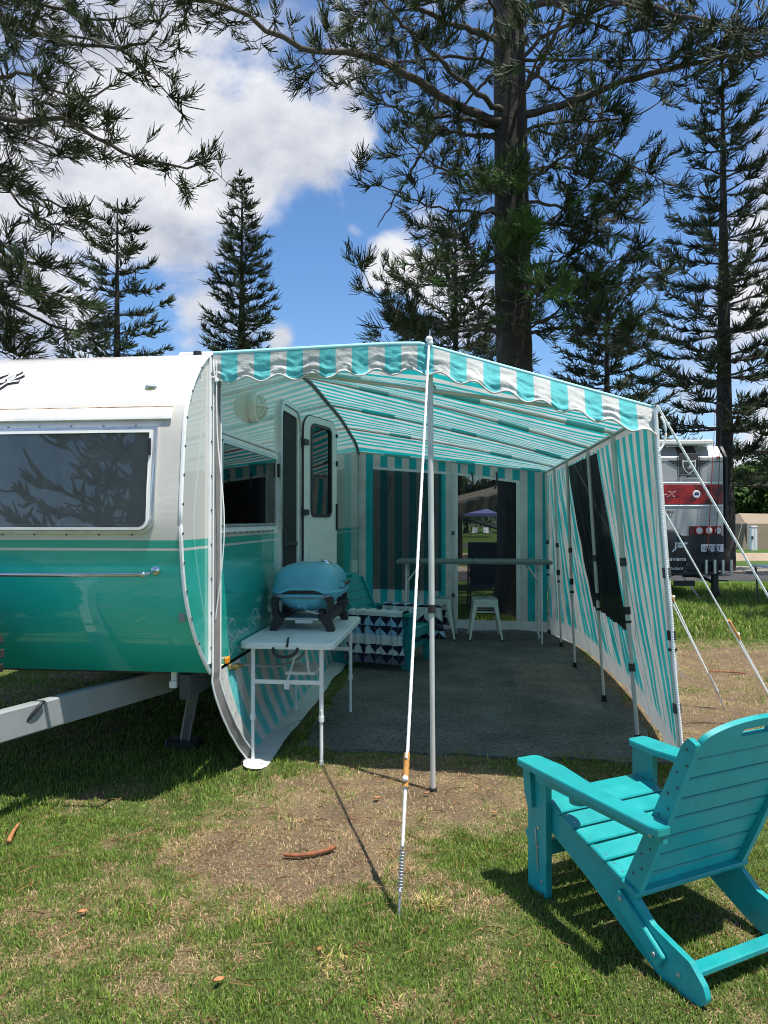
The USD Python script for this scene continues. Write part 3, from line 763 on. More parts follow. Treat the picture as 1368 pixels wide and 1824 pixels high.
for s in (-1, 1):
    wc = np.array([XC + s * .93, 6.9, .345])
    tr = put(van, 'road_wheel', xf(lathe([(.20, -.09), (.33, -.095), (.345, -.05), (.345, .05), (.33, .095), (.20, .09)], 28), AX['x'], wc), M['rubber'], smooth=40, world=True)
    put(tr, 'rim', xf(lathe([(0, .05), (.06, .07), (.16, .05), (.20, .085), (.20, -.085), (0, -.05)], 28), AX['x'], wc), M['white'], smooth=40, world=True)
sw = np.array([-2.575, 3.14, .835])
tb = []
for k in range(34):
    for j in (-1, 1):
        a = (k + .25 * j) / 34 * 2 * math.pi
        c = sw + np.array([math.cos(a) * .365, j * .055, math.sin(a) * .365])
        tb.append(box(c, (.03, .075, .042), np.stack([[math.cos(a), 0, math.sin(a)], [0, 1, 0], [-math.sin(a), 0, math.cos(a)]], 1), .004))
sp_ = put(van, 'spare_tyre', cat(xf(lathe([(.20, -.10), (.34, -.105), (.36, -.06), (.36, .06), (.34, .105), (.20, .10)], 36), AX['y'], sw), *tb), M['rubber'], smooth=30, world=True)
put(sp_, 'rim', xf(lathe([(0, .05), (.06, .07), (.16, .05), (.20, .085), (.20, -.085), (0, -.05)], 28), AX['y'], sw), M['grey_frame'], smooth=40, world=True)
put(van, 'spare_mount', cat(obox((sw[0], sw[1] + .05, .72), (sw[0], sw[1] + .12, .42), .08, .05, up=(0, 1, 0)), box((sw[0], sw[1] + .06, .53), (.7, .06, .05))), M['black'], world=True)
put(van, 'brake_cable', tube(spline([(-2.42, 3.3, .52), (-2.28, 3.3, .40), (-2.17, 3.32, .47), (-2.1, 3.4, .58)], 20), .009, 6), M['black'], smooth=True, world=True)
for z, y in ((2.74, 5.7),):
    put(van, 'roof_vent', box((XC + .4, y, z + .06), (.4, .4, .10), ch=.02), M['white'], world=True)
    put(van, 'roof_cap', rod((XS - .5, 4.9, 2.58), (XS - .5, 4.9, 2.70), .03), M['black'], world=True)

# ------------------------------------------------------------------ awning
YA, YB = 3.86, 9.5          # front and back of the awning
aw = thing('awning', 'teal and white striped canvas annexe with front valance, beside the caravan', 'awning', (-.1, 6.6, 0))


def xeave(y): return 1.02 + (y - YA) * .0197
def zeave(y): return 2.085 + (y - YA) * .010


def roof_z(u, y):
    zl, zr = zarch(y) - .004, zeave(y)
    peak = np.where(u < .48, u / .48, (1 - u) / .52)
    bump = .205 * peak * np.exp(-np.maximum(y - 3.9, 0) / .55)
    arch_ = .03 * np.sin(np.pi * u) * sst(4.2, 6, y) * (1 - sst(8.6, 9.5, y))
    return zl + (zr - zl) * u + bump + arch_


RAFT = [3.99, 4.9, 5.97, 7.3, 8.45, 9.44]


def yfrontedge(u): return 3.80 + .12 * np.minimum(u / .48, 1) + .0 * u


def roof_pt(u, v, drop=0.0, wr=True):
    """u across (0 caravan .. 1 eave), v 0..1 front to back"""
    yf = yfrontedge(u); y = yf + (YB + .03 - yf) * v
    x = (XS + .015) + (xeave(y) - XS - .015) * u
    z = roof_z(u, y)
    if wr:
        d = np.min(np.abs(y[:, None] - np.array(RAFT)[None]), axis=1)
        z = z - .028 * sst(0, .55, d) * np.sin(np.pi * u) ** .5 + .010 * fb(x, y, 0, 6, 3, 8) * sst(0.0, .1, v)
    return np.stack([x, y, z - drop], 1)


us = np.r_[np.linspace(0, 1, 61)]; vs = np.r_[np.linspace(0, 1, 150)]
V, F, uv = sheet(lambda u, v: roof_pt(u, v), us, vs, lambda u, v: (3.8 + 5.73 * v, u))
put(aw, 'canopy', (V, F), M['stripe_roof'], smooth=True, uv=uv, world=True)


# front valance along the leading edge, from the caravan to the front pole and on to the outer corner
def lead(u):
    yf = yfrontedge(u)
    x = XS + .015 + (xeave(yf) - XS - .015) * u
    return np.stack([x, yf - .012, roof_z(u, yf) + .004], 1)


LW = 2.385


def val(u, t):
    P = lead(u); s = u * LW
    drop = (.150 - .017 * np.cos((s - .105) / .18 * 2 * np.pi) * -1 * -1 + .0) * t
    drop = (.148 + .017 * np.cos((s - .09) / .18 * 2 * np.pi)) * t
    bil = t * (.003 * np.sin(s * 17 + 1) + .10 * fb(s, t, 0, 7, 3, 12) * .32 + .03 * fb(s, t, 3, 22, 3, 14))
    right = sst(.46, .55, u)
    bil = bil + right * t * .055
    return P + np.stack([0 * s, -.004 - bil, -drop], 1)


V, F, uv = sheet(val, np.linspace(0, 1, 260), np.linspace(0, 1, 16), lambda u, t: (u * LW + .135, t))
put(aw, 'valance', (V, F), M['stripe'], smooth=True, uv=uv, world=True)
uu = np.linspace(0, 1, 260)
hem = val(uu, np.ones_like(uu))
put(aw, 'valance_hem', tube(hem, .0055, 6), M['fab_white'], smooth=True, world=True)
put(aw, 'leading_edge', cat(tube(lead(np.linspace(0, .48, 30)) + [0, .006, .006], .013, 8), tube(lead(np.linspace(.48, 1, 30)) + [0, .006, .006], .012, 8)), pm('edge_pale_teal', (.30, .62, .62), .6, var=.12, scale=3), smooth=True, world=True)

# frame: rafters with cloth sleeves, eave rail, poles
for i, y in enumerate(RAFT):
    uu = np.linspace(.0, 1, 30); yy_ = np.full(30, y)
    P = np.stack([XS + .02 + (xeave(y) - XS - .02) * uu, yy_, roof_z(uu, yy_) - .022 - (.02 if i == 0 else 0)], 1)
    r = put(aw, 'rafter', tube(P, .0125, 10), M['pole'], smooth=True, world=True)
    for k, (a, b) in enumerate(((4, 8), (15, 18), (25, 28)) if i % 2 else ((6, 9), (20, 23))):
        put(r, 'cloth_sleeve', cat(tube(P[a:b + 1] + [0, 0, .004], .021, 10)), M['fab_teal'], smooth=True, world=True)
    if i in (1, 2):
        for a in (11, 13):
            put(r, 'hook', tube([P[a] + [0, 0, -.01], P[a] + [0, 0, -.03], P[a] + [.012, 0, -.04], P[a] + [.02, 0, -.03]], .0025, 5), M['galv'], world=True)
ye = np.linspace(YA + .06, YB, 20)
put(aw, 'eave_rail', tube(np.stack([xeave(ye) - .02, ye, zeave(ye) - .03], 1), .0125, 10), M['pole'], smooth=True, world=True)


def pole(top, foot, sleeves=((.42, .1, 'dark_grey'),), r0=.0155, r1=.0125, split=.45, footh=.05):
    top, foot = np.asarray(top, float), np.asarray(foot, float)
    mid = top + (foot - top) * split
    p = put(aw, 'pole', cat(rod(top, mid, r0 if split else r1, 12), rod(mid, foot, r1, 12)), M['pole'], smooth=40, world=True)
    L = np.linalg.norm(foot - top); d = (foot - top) / L
    for t, h_, mt in sleeves:
        a = top + d * L * t
        put(p, 'clamp', rod(a, a + d * h_, r0 + .006, 12), M[mt], smooth=40, world=True)
    put(p, 'foot', cat(rod(foot - d * footh, foot - d * .012, .019, 12), rod(foot - d * .016, foot + [0, 0, .002], .023, 12)), M['rubber'], smooth=40, world=True)
    return p


FT = lead(np.array([.48]))[0]
ptop, pfoot = np.array([-.168, 3.945, FT[2] + .015]), np.array([-.152, 3.94, .0])
fpole = pole(ptop, pfoot, ((.585, .045, 'black'),), .0165, .0140, .6, .02)
put(fpole, 'spike', rod(ptop, ptop + [0, 0, .075], .004, 8), M['galv'], world=True)
put(aw, 'ridge_support', rod(ptop - [0, 0, .06], (ptop[0], 4.9, roof_z(np.array([.48]), np.array([4.9]))[0] - .03), .0115, 10), M['pole'], smooth=40, world=True)
put(aw, 'front_rail', cat(tube(np.stack([np.linspace(XS + .05, .99, 12), np.full(12, 4.02), 2.40 + 0 * np.linspace(0, 1, 12) - np.linspace(0, 1, 12) * .34], 1), .012, 8)), M['pole'], smooth=True, world=True)
fy = [3.90, 4.90, 5.97, 7.30, 8.48, 9.42]
fxx = [1.17, 1.175, 1.165, 1.14, 1.17, 1.15]
corner_top = np.array([xeave(YA + .02) + .005, YA + .04, zeave(YA) + .0])
for i in range(6):
    y = RAFT[i] if i else YA + .05
    top = np.array([xeave(y) - .022, y, zeave(y) - .035]) if i else corner_top - [.0, 0, .01]
    p = pole(top, (fxx[i], fy[i], .016 if i else .0), ((.40, .055, 'dark_grey'), (.56, .05, 'black'), (.605, .014, 'black'), (.745, .05, 'dark_grey')) if i < 2 else ((.42, .05, 'dark_grey'), (.57, .06, 'black'), (.63, .02, 'black')),
             .0165 if i < 2 else .0145, .0135 if i < 2 else .0115, .66)
    if i == 0: put(p, 'spike', rod(top, top + [0, 0, .07], .004, 8), M['galv'], world=True)


# outer wall: striped cloth flared out to the ground, dark mesh window
def wall_pt(y, h):
    """h 1 at the eave, 0 at the ground"""
    t = (y - YA) / (YB - YA)
    flare = .15 * (1 - .95 * sst(.8, 1, t)) + .21 * np.sin(np.pi * np.clip(t, 0, 1)) ** .7
    z = (zeave(y) - .002) * h
    x = xeave(y) - .001 + flare * (1 - h) ** 1.2
    w_ = (.030 * fb(y, h * .25, 0, 5.0, 2, 17) + .022 * fb(y, h * .6, 4, 14, 2, 18)) * (4 * h * (1 - h)) ** .5
    w_ = w_ + .011 * np.sin(y * 34 + 3 * np.sin(y * 5) + 2 * h) * sst(1, .6, h) * sst(0, .2, h)
    w_ = w_ * (.35 + .65 * sst(4.6, 6.4, y))
    yy2 = y - .24 * (1 - h) * np.sin(np.pi * np.clip(t, 0, 1)) + .05 * fb(y, h, 9, 2.5, 2, 33) * (1 - h) + .012 * np.sin(h * 16 + y * 9) * (1 - h)
    z = z + sst(.12, 0, h) * (.016 + .05 * np.clip(fb(y, 0, 2, 3, 2, 44) + .1, 0, 1))
    return np.stack([x + w_, yy2, z], 1)


hs = np.r_[np.linspace(0, .30, 14), np.linspace(.30, .962, 40)[1:], np.linspace(.962, 1, 6)[1:]]
ys = np.r_[np.linspace(YA, 5.72, 110), np.linspace(5.72, 7.42, 90)[1:], np.linspace(7.42, YB, 110)[1:]]
V, F, uv = sheet(wall_pt, ys, hs)
inwin = lambda y, h: (y > 5.72) & (y < 7.42) & (h > .30) & (h < .962)
flap = lambda y, h: h < .105
a = sub(V, F, uv, lambda y, h: ~inwin(y, h) & ~flap(y, h) & (h < .968))
put(aw, 'outer_wall', (a[0], a[1]), stripe_mat('awning_wall_stripes', 0.195, 0.2, 0.30, cb=(.03, .45, .46)), smooth=True, uv=a[2], world=True)  # wall copy of the cloth, its teal deepened to paint in interior shade
a = sub(V, F, uv, lambda y, h: h >= .968); put(aw, 'wall_header', (a[0], a[1]), M['fab_white'], smooth=True, world=True)
a = sub(V, F, uv, flap); put(aw, 'mud_flap', (a[0], a[1]), M['fab_white'], smooth=True, world=True)
a = sub(V, F, uv, inwin); put(aw, 'mesh_window', (a[0], a[1]), M['mesh_dark'], smooth=True, world=True)
zp = wall_pt(np.full(160, YA - .002), np.linspace(0, 1, 160))
zt = [box(zp[k] + [.004, -.004, 0], (.008, .007, .005), ch=.0015) for k in range(0, 160)]
put(aw, 'wall_zip', cat(tube(zp, .007, 6), *zt), M['white_trim'], world=True, kind='stuff')

# back wall with its two mesh openings
xb0, xb1 = XS - .003, xeave(YB)


def back_pt(x, h):
    top = np.interp(x, [xb0, -.09, xb1], [2.43, 2.32, zeave(YB)])
    z = .03 + (top - .03) * h
    y = YB + .012 * fb(x, h, 0, 3, 2, 51) + .006 * np.sin(x * 30 + 2 * h) * (1 - h)
    z = z + sst(.07, 0, h) * .04 * np.clip(fb(x, 0, 3, 3, 2, 61) + .15, 0, 1)
    return np.stack([x, y, z], 1)


xsb = np.unique(np.r_[np.linspace(xb0, -1.17, 8), np.linspace(-1.17, -.25, 24), np.linspace(-.25, -.12, 6), -.06, np.linspace(-.035, .73, 24), .78, np.linspace(.78, xb1, 12)])
hsb = np.unique(np.r_[np.linspace(0, .06, 5), np.linspace(.06, .225, 6), np.linspace(.225, .90, 24), .915, np.linspace(.915, 1, 8)])
V, F, uv = sheet(back_pt, xsb, hsb)
lw = lambda x, h: (x > -1.17) & (x < -.25) & (h > .225) & (h < .90)
dw = lambda x, h: (x > -.035) & (x < .73) & (h > .06) & (h < .90)
bord = lambda x, h: ((x > -.12) & (x < -.035)) | ((x > .73) & (x < .78) & (h < .915)) | (h < .06) | ((h > .90) & (h < .915) & (x > -1.17) & (x < .78))
a = sub(V, F, uv, lambda x, h: ~dw(x, h) & ~bord(x, h)); put(aw, 'back_wall', (a[0], a[1]), stripe_mat('awning_back_stripes', .195, .5, .24, ca=(.64, .64, .61), cb=(.02, .42, .44)), smooth=True, uv=a[2], world=True)  # back wall copy: the shaded look inside is part of this deeper teal
a = sub(V, F, uv, lambda x, h: bord(x, h) & ~dw(x, h)); put(aw, 'door_border', (a[0], a[1]), M['fab_white'], smooth=True, world=True)
a = sub(V, F, uv, dw); put(aw, 'mesh_door', (a[0], a[1]), M['mesh_clear'], smooth=True, world=True)
a = sub(V, F, uv, lw); put(aw, 'mesh_window', (a[0] - [0, .02, 0], a[1]), M['mesh_flap'], smooth=True, world=True)
for x in (-.09, .77):
    put(aw, 'zip', box((x + (.03 if x < 0 else -.025), YB - .012, 1.05), (.012, .01, 1.9)), M['white_trim'], world=True)
for x, z in ((.15, 2.10), (.47, 2.10), (-.95, 2.05)):
    put(aw, 'tie_strap', tube(spline([(x, YB - .02, z + .03), (x + .01, YB - .035, z - .08), (x - .02, YB - .03, z - .2)], 8), .012, 5), M['dark_grey'], smooth=True, world=True)
pb = pole((-.10, YB - .05, 2.30), (-.095, YB - .06, .02), ((.42, .05, 'dark_grey'), (.78, .05, 'dark_grey')), .014, .0115, .6)
# draught skirt under the caravan, ground flap and the grey leading strip
SKX = XS + .045


def skirt_pt(y, h):
    """h 1 at the caravan, 0 at the ground; front edge slopes back"""
    z = .64 * h
    yf = 3.785 + .53 * (1 - h) ** 1.6
    y2 = yf + (9.48 - yf) * y
    x = XS + .012 + .05 * (1 - h) + .012 * fb(y2, h, 0, 6, 2, 71) * (1 - h) * h * 4
    return np.stack([x, y2, z + .002], 1)


V, F, uv = sheet(skirt_pt, np.r_[np.linspace(0, .2, 40), np.linspace(.2, 1, 60)[1:]], np.linspace(0, 1, 12), lambda y, h: (y * 4.1, h))
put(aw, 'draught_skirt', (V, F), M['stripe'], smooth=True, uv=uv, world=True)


def gflap(y, t):
    y2 = 4.13 + .09 * (1 - np.sqrt(np.clip(1 - (2 * t - 1) ** 2, 0, 1))) * (y < .02) + 5.27 * y
    x = XS + .055 + .145 * t * (1 + .25 * fb(y2, 0, 0, 1.6, 2, 81))
    z = .026 + .010 * np.sin(y2 * 7) * t + .02 * np.clip(fb(y2, t, 0, 4, 2, 83), 0, 1) - .012 * t
    ym = y2
    return np.stack([x, ym - .0 * t, z], 1)


V, F, uv = sheet(gflap, np.r_[0, .01, .02, np.linspace(.025, 1, 70)], np.linspace(0, 1, 8))
put(aw, 'ground_flap', (V, F), M['fab_white'], smooth=True, world=True)
# strip running down the front edge
hz = np.linspace(1, 0, 24)
sk = skirt_pt(np.zeros(24), hz)
sk = sk + [0, -.004, 0]
edge = np.vstack([np.stack([np.full(20, XS + .02), np.full(20, 3.782), np.linspace(2.38, .66, 20)], 1), sk[1:]])


def strip_along(P, w0, off):
    t = np.gradient(P, axis=0); t /= np.linalg.norm(t, axis=1, keepdims=True)
    s = np.cross(t, [1.0, 0, 0]); s /= np.linalg.norm(s, axis=1, keepdims=True)
    A, B = P + [off, 0, 0], P + [off + .002, 0, 0] - s * w0 + np.array([w0 * .30, 0, 0])
    k = len(P); i = np.arange(k - 1)
    return np.vstack([A, B]), np.vstack([np.stack([i, i + 1, i + k], 1), np.stack([i + 1, i + k + 1, i + k], 1)])


put(aw, 'edge_strip', strip_along(edge, .055, .004), M['fab_grey'], world=True)
put(aw, 'edge_piping', cat(tube(edge + [.0, -.004, 0], .0055, 6), tube(strip_along(edge, .055, .004)[0][len(edge):], .005, 6)), M['white_trim'], smooth=True, world=True)
cord = spline([(XS + .04, 3.77, 2.37), (XS + .04, 3.77, 2.28), (XS + .05, 3.77, 1.9), (XS + .085, 3.77, 1.5), (XS + .065, 3.78, 1.2), (XS + .03, 3.79, .95)], 40)
put(aw, 'edge_cord', cat(tube(cord, .0035, 6), tube(spline([cord[0], cord[0] + [-.012, 0, -.04], cord[0] + [-.005, 0, -.1]], 8), .004, 6), xf(trimesh.creation.icosphere(2, .011), None, cord[3])), M['rope'], smooth=True, world=True)
put(aw, 'skirt_peg', tube([(XS + .055, 4.30, .06), (XS + .02, 4.25, -.02)], .004, 6), M['galv'], world=True)

# ------------------------------------------------------------------ guy ropes


def twisted(a, b, r, sag=0.0, n=None):
    a, b = np.asarray(a, float), np.asarray(b, float); L = np.linalg.norm(b - a)
    n = n or int(min(400, L / .012)); t = np.linspace(0, 1, n)[:, None]
    P = a + (b - a) * t - np.array([0, 0, 1]) * (sag * 4 * t * (1 - t))
    V, F = tubes(P[None], r, 9)
    ang = np.tile(np.arange(9) / 9 * 2 * np.pi, n); s = np.repeat(t[:, 0] * L, 9); c = np.repeat(P, 9, 0)
    k = 1 + .16 * np.cos(3 * ang - s * 2 * np.pi / (r * 7))
    V[:len(c)] = c + (V[:len(c)] - c) * k[:, None]
    return V, F


def spring(a, b, r, wire, turns):
    a, b = np.asarray(a, float), np.asarray(b, float); d = b - a; L = np.linalg.norm(d); d /= L
    x = np.cross(d, [1, 0, .1]); x /= np.linalg.norm(x); y = np.cross(d, x)
    t = np.linspace(0, 1, turns * 10 + 1); ph = t * turns * 2 * np.pi
    P = a + d * (L * t)[:, None] + r * (x * np.cos(ph)[:, None] + y * np.sin(ph)[:, None])
    loop = a - d * .0 + .0
    ring = lambda c, rr: tube(np.array([c + rr * (d * math.cos(q) + x * math.sin(q)) for q in np.linspace(0, 2 * math.pi, 14)]), wire, 6)
    inner = cat(tube([a - d * .01 + x * r * .5, b + d * .012 + x * r * .5], wire, 6), tube([a - d * .01 - x * r * .5, b + d * .012 - x * r * .5], wire, 6), ring(a - d * r * .9, r * .9), ring(b + d * r * 1.1, r * 1.0))
    return cat(tube(P, wire, 6), inner)


def t_at(a, b, v):
    """fraction along a-b at which it stands at height v in the view from the eye"""
    ts = np.linspace(0, 1, 2000); P = np.asarray(a)[None] + (np.asarray(b) - a)[None] * ts[:, None] - EYE
    vv = 912 - FPX * (P @ CU) / (P @ CF)
    return ts[np.argmin(np.abs(vv - v))]


def guy(name_label, top, peg, r, f0, f1, s0, s1, tail=False, group='guy ropes of the awning'):
    top, peg = np.asarray(top, float), np.asarray(peg, float)
    head = peg + [0, 0, .0]
    g = thing('guy_rope', name_label, 'guy rope', peg, group=None)
    d = (peg - top); L = np.linalg.norm(d); d /= L
    at = lambda t: top + (peg - top) * t
    side = np.cross(d, [0, 0, 1.0]); side /= np.linalg.norm(side)
    put(g, 'rope', twisted(top, at(s0), r), M['rope'], smooth=True, world=True)
    a, b = at(f0), at(f1)
    up = np.cross(side, d)
    put(g, 'rope_return', twisted(a - up * .022 * (-1), at(s0), r * .9), M['rope'], smooth=True, world=True)
    sl = put(g, 'wooden_slider', cat(rod(a + up * .014, b + up * .016, .0125, 14)), M['wood'], smooth=40, world=True)
    put(sl, 'knot', cat(xf(trimesh.creation.icosphere(2, .012), None, b - d * .03 + up * .03), rod(a + d * .02 - up * .004, a + d * .02 + up * .03, r * .9, 8)), M['rope'], smooth=True, world=True)
    put(g, 'spring', spring(at(s0 + .004), at(s1), .011, .0022, 13), M['galv'], smooth=True, world=True)
    if tail:
        put(g, 'knot', cat(xf(trimesh.creation.icosphere(2, .02), None, top + [0, -.01, .0]), xf(trimesh.creation.icosphere(2, .016), None, top + [.006, -.012, -.02])), M['rope'], smooth=True, world=True)
    hd = at(s1) + d * .012
    gp = peg + [0, 0, -.04]
    put(g, 'peg', cat(tube([hd, hd * .5 + gp * .5, gp], .0048, 8), tube(np.array([hd + .012 * (d * math.cos(q) - d + up * math.sin(q)) for q in np.linspace(0, 5, 10)]), .004, 6)), M['galv'], smooth=True, world=True)
    return g


top0, peg0 = np.array([-.170, 3.915, ptop[2] + .012]), gnd(710, 1640)
guy('white guy rope of the front pole with upright wooden slider', top0, peg0, .0068, t_at(top0, peg0, 1342), t_at(top0, peg0, 1402), t_at(top0, peg0, 1508), t_at(top0, peg0, 1588), True)
topA, pegA = corner_top + [.01, -.01, .02], gnd(1560, 1392)
guy('white guy rope from the outer front corner of the awning', topA, pegA, .0062, .80, .86, .92, .97)
put(None, 'rope_tail', tube(spline([topA + [.02, 0, -.06], topA + [.045, 0, -.13], topA + [.04, 0, -.19], topA + [-.01, -.01, -.26]], 20), .0062, 8), M['rope'], smooth=True, label='loose white rope end hanging at the outer front corner', catg='rope')
tops = [np.array([xeave(y) + .02, y, zeave(y) - .01]) for y in RAFT]
topB, pegB = tops[1], gnd(1398, 1288)
guy('white guy rope with pale wooden slider in front of the parked white caravan', topB, pegB, .0055, t_at(topB, pegB, 1107), t_at(topB, pegB, 1140), .95, .99)
topC, pegC = tops[2], gnd(1294, 1264)
guy('white guy rope with the slider close against the striped wall', topC, pegC, .0052, t_at(topC, pegC, 1046), t_at(topC, pegC, 1072), t_at(topC, pegC, 1200), t_at(topC, pegC, 1232))
topD, pegD = tops[3], gnd(1219, 1209)
guy('shortest visible guy rope, only spring and peg showing past the wall', topD, pegD, .0052, .40, .44, t_at(topD, pegD, 1155), t_at(topD, pegD, 1181))

# ------------------------------------------------------------------ folding table with the barecue on it
tb_ = thing('folding_table', 'white folding table carrying the blue barbecue', 'table', (-1.06, 4.86, 0))
TZ = .745
v, f = prism(rrect(.59, 1.24, .06), .036, TZ - .036)
top = trimesh.convex.convex_hull(np.vstack([np.column_stack([np.array(rrect(.59, 1.24, .06).exterior.coords), np.full(len(rrect(.59, 1.24, .06).exterior.coords), z)]) for z in (TZ - .036, TZ - .006)] + [np.column_stack([np.array(rrect(.578, 1.228, .055).exterior.coords), np.full(len(rrect(.578, 1.228, .055).exterior.coords), TZ)])]))
put(tb_, 'tabletop', top, M['table_white'], smooth=30)
for sx in (-1, 1):
    for sy in (-1, 1):
        x, y = sx * .215, sy * .575
        l = put(tb_, 'leg', cat(rod((x, y, TZ - .036), (x, y, .27), .0135, 12), rod((x, y, .30), (x, y, .0), .0108, 12)), M['leg_white'], smooth=40)
        put(l, 'collar', cat(rod((x, y, .30), (x, y, .265), .0175, 12), rod((x, y + (-.016), .335), (x + .006, y - .022, .335), .004, 6)), M['leg_white'], smooth=40)
        put(l, 'foot', rod((x, y, .03), (x, y, 0), .0125, 12), M['table_white'], smooth=40)
for sy in (-1, 1):
    put(tb_, 'cross_bar', obox((-.215, sy * .575, .50), (.215, sy * .575, .50), .012, .026), M['leg_white'])
    put(tb_, 'leg_brace', tube([(0, sy * .575, .50), (0, sy * .22, TZ - .04)], .008, 8), M['leg_white'], smooth=40)
put(tb_, 'carry_handle', tube(spline([(-.075, -.615, TZ - .03), (-.06, -.64, TZ - .06), (0, -.65, TZ - .078), (.06, -.64, TZ - .06), (.075, -.615, TZ - .03)], 16), .010, 8), M['black'], smooth=True)
put(tb_, 'latch', cat(box((0, -.575, .475), (.03, .03, .035)), box((0, -.59, .47), (.018, .01, .02))), M['white_trim'])
put(tb_, 'strap', tube(spline([(-.02, -.46, TZ + .006), (0, -.56, TZ + .008), (.012, -.61, TZ + .004), (.012, -.632, TZ - .02)], 12), .007, 6), M['black'], smooth=True)
put(tb_, 'hanging_tray', cat(box((.03, -.2, .505), (.20, .3, .02)), obox((.05, -.30, .70), (.09, -.36, .5), .012, .02)), M['leg_white'])

# barbecue
bq = thing('barbecue', 'portable light blue gas barbecue with black legs on the white folding table', 'barbecue', (-1.065, 5.02, TZ))


def superell(a, b, h, p=3.2, z0=0, up=1, n=56, m=14, q=2.2):
    """dome: outline superellipse exponent p, profile exponent q"""
    an = np.arange(n) / n * 2 * np.pi
    ox = np.sign(np.cos(an)) * np.abs(np.cos(an)) ** (2 / p); oy = np.sign(np.sin(an)) * np.abs(np.sin(an)) ** (2 / p)
    ts = np.linspace(0, 1, m); V = []
    for t in ts:
        r = math.cos(t * math.pi / 2) ** (2 / q); z = math.sin(t * math.pi / 2) ** (2 / q)
        V.append(np.stack([a * r * ox, b * r * oy, np.full(n, z0 + up * h * z)], 1))
    V = np.vstack(V); F = []
    for i in range(m - 1):
        for j in range(n):
            k = (j + 1) % n
            q_ = (i * n + j, i * n + k, (i + 1) * n + k, (i + 1) * n + j)
            F += [q_[:3], (q_[0], q_[2], q_[3])] if up > 0 else [q_[:3][::-1], (q_[3], q_[2], q_[0])]
    return V, np.array(F)


lv, lf = superell(.232, .300, .190, 4.6, .262, 1, 96, 18, 2.9)
lv[:, 2] += np.where(lv[:, 2] < .30, .022 * np.exp(-(lv[:, 0] / .13) ** 4) * (np.abs(lv[:, 1]) > .2), 0)
lid = put(bq, 'lid', (lv, lf), M['bbq_blue'], smooth=True)
an = np.linspace(0, 2 * np.pi, 97)
fl = np.stack([.243 * np.sign(np.cos(an)) * np.abs(np.cos(an)) ** (2 / 3.4), .312 * np.sign(np.sin(an)) * np.abs(np.sin(an)) ** (2 / 3.4), .258 + 0 * an], 1)
fl[:, 2] += .030 * np.exp(-(fl[:, 0] / .135) ** 6) * (np.abs(fl[:, 1]) > .2)
put(lid, 'lid_rim', tube(fl, .014, 8), M['bbq_blue'], smooth=True)
tubv = superell(.222, .292, .15, 3.2, .252, -1, 64, 12, 2.0)
tub = put(bq, 'cook_box', tubv, M['bbq_blue'], smooth=True)
put(tub, 'dark_opening', cat(*[box((0, s * .296, .262), (.27, .02, .034), ch=.008) for s in (-1, 1)]), M['black'])
rim = fl.copy(); rim[:, 2] = .238; rim[:, :2] *= .97
put(tub, 'cook_box_rim', tube(rim, .011, 8), M['bbq_blue'], smooth=True)
lh = put(lid, 'handle', cat(rod((.255, -.13, .305), (.255, .13, .305), .013, 10)), M['black'], smooth=40)
for q in (-.12, .12): put(lid, 'handle_post', box((.24, q, .30), (.045, .03, .03)), M['bbq_blue'])
put(lid, 'thermometer', xf(lathe([(0, .004), (.034, .004), (.036, .010), (.044, .010), (.046, 0), (0, 0)], 24), rotm([0, 1, 0], .32), (.10, .05, .444)), M['chrome'], smooth=40)
put(bq, 'gas_knob', xf(lathe([(0, .075), (.024, .075), (.027, .065), (.027, .03), (.034, .03), (.036, 0), (0, 0)], 22), AX['x'], (.205, -.06, .175)), M['black'], smooth=40)
for s in (-1, 1):
    ysd = s * .285
    put(bq, 'end_bracket', cat(obox((-.17, ysd, .232), (.17, ysd, .232), .03, .022, ch=.006), tube(spline([(-.16, ysd, .232), (-.19, ysd, .218), (-.198, ysd, .18)], 6), .013, 8), tube(spline([(.16, ysd, .232), (.19, ysd, .218), (.198, ysd, .18)], 6), .013, 8),
                               *[box((x, ysd - s * -.016, .224), (.006, .008, .018)) for x in np.linspace(-.08, .08, 16)]), M['grey_frame'], smooth=30)
    for sx in (-1, 1):
        lp = Polygon([(x * sx, z) for x, z in ((.15, .225), (.20, .235), (.214, .215), (.206, .12), (.198, .075), (.222, .012), (.222, 0), (.172, 0), (.168, .012), (.140, .06), (.128, .085), (.150, .105), (.166, .13), (.174, .19))]).buffer(-.006).buffer(.006, 3)
        put(bq, 'leg', xf(prism(lp, .058), np.array([[1, 0, 0], [0, 0, -1], [0, 1, 0.0]]), (0, ysd + .029, 0)), M['black'], smooth=30)
for sx in (-1, 1):
    put(bq, 'side_cradle', cat(obox((sx * .168, -.28, .085), (sx * .168, .28, .085), .05, .055, ch=.01), box((sx * .175, 0, .115), (.035, .2, .06), ch=.01)), M['black'], smooth=30)
put(bq, 'grease_tray', cat(box((-.01, -.1, .075), (.24, .34, .018), ch=.005), box((.01, -.27, .062), (.13, .03, .03), ch=.005)), M['alu'])
put(bq, 'igniter_wire', tube(spline([(-.02, -.25, .15), (0, -.275, .155), (.05, -.285, .13), (.11, -.27, .115), (.15, -.26, .12)], 16), .003, 6), M['alu'], smooth=True)
put(bq, 'igniter_box', cat(box((-.01, -.235, .175), (.08, .05, .05), ch=.008)), M['bbq_blue'])
put(bq, 'regulator', cat(box((.13, -.25, .105), (.05, .05, .08), ch=.01)), M['black'])
put(bq, 'front_badge', box((.196, -.16, .10), (.008, .07, .05), np.eye(3)), M['dark_grey'])
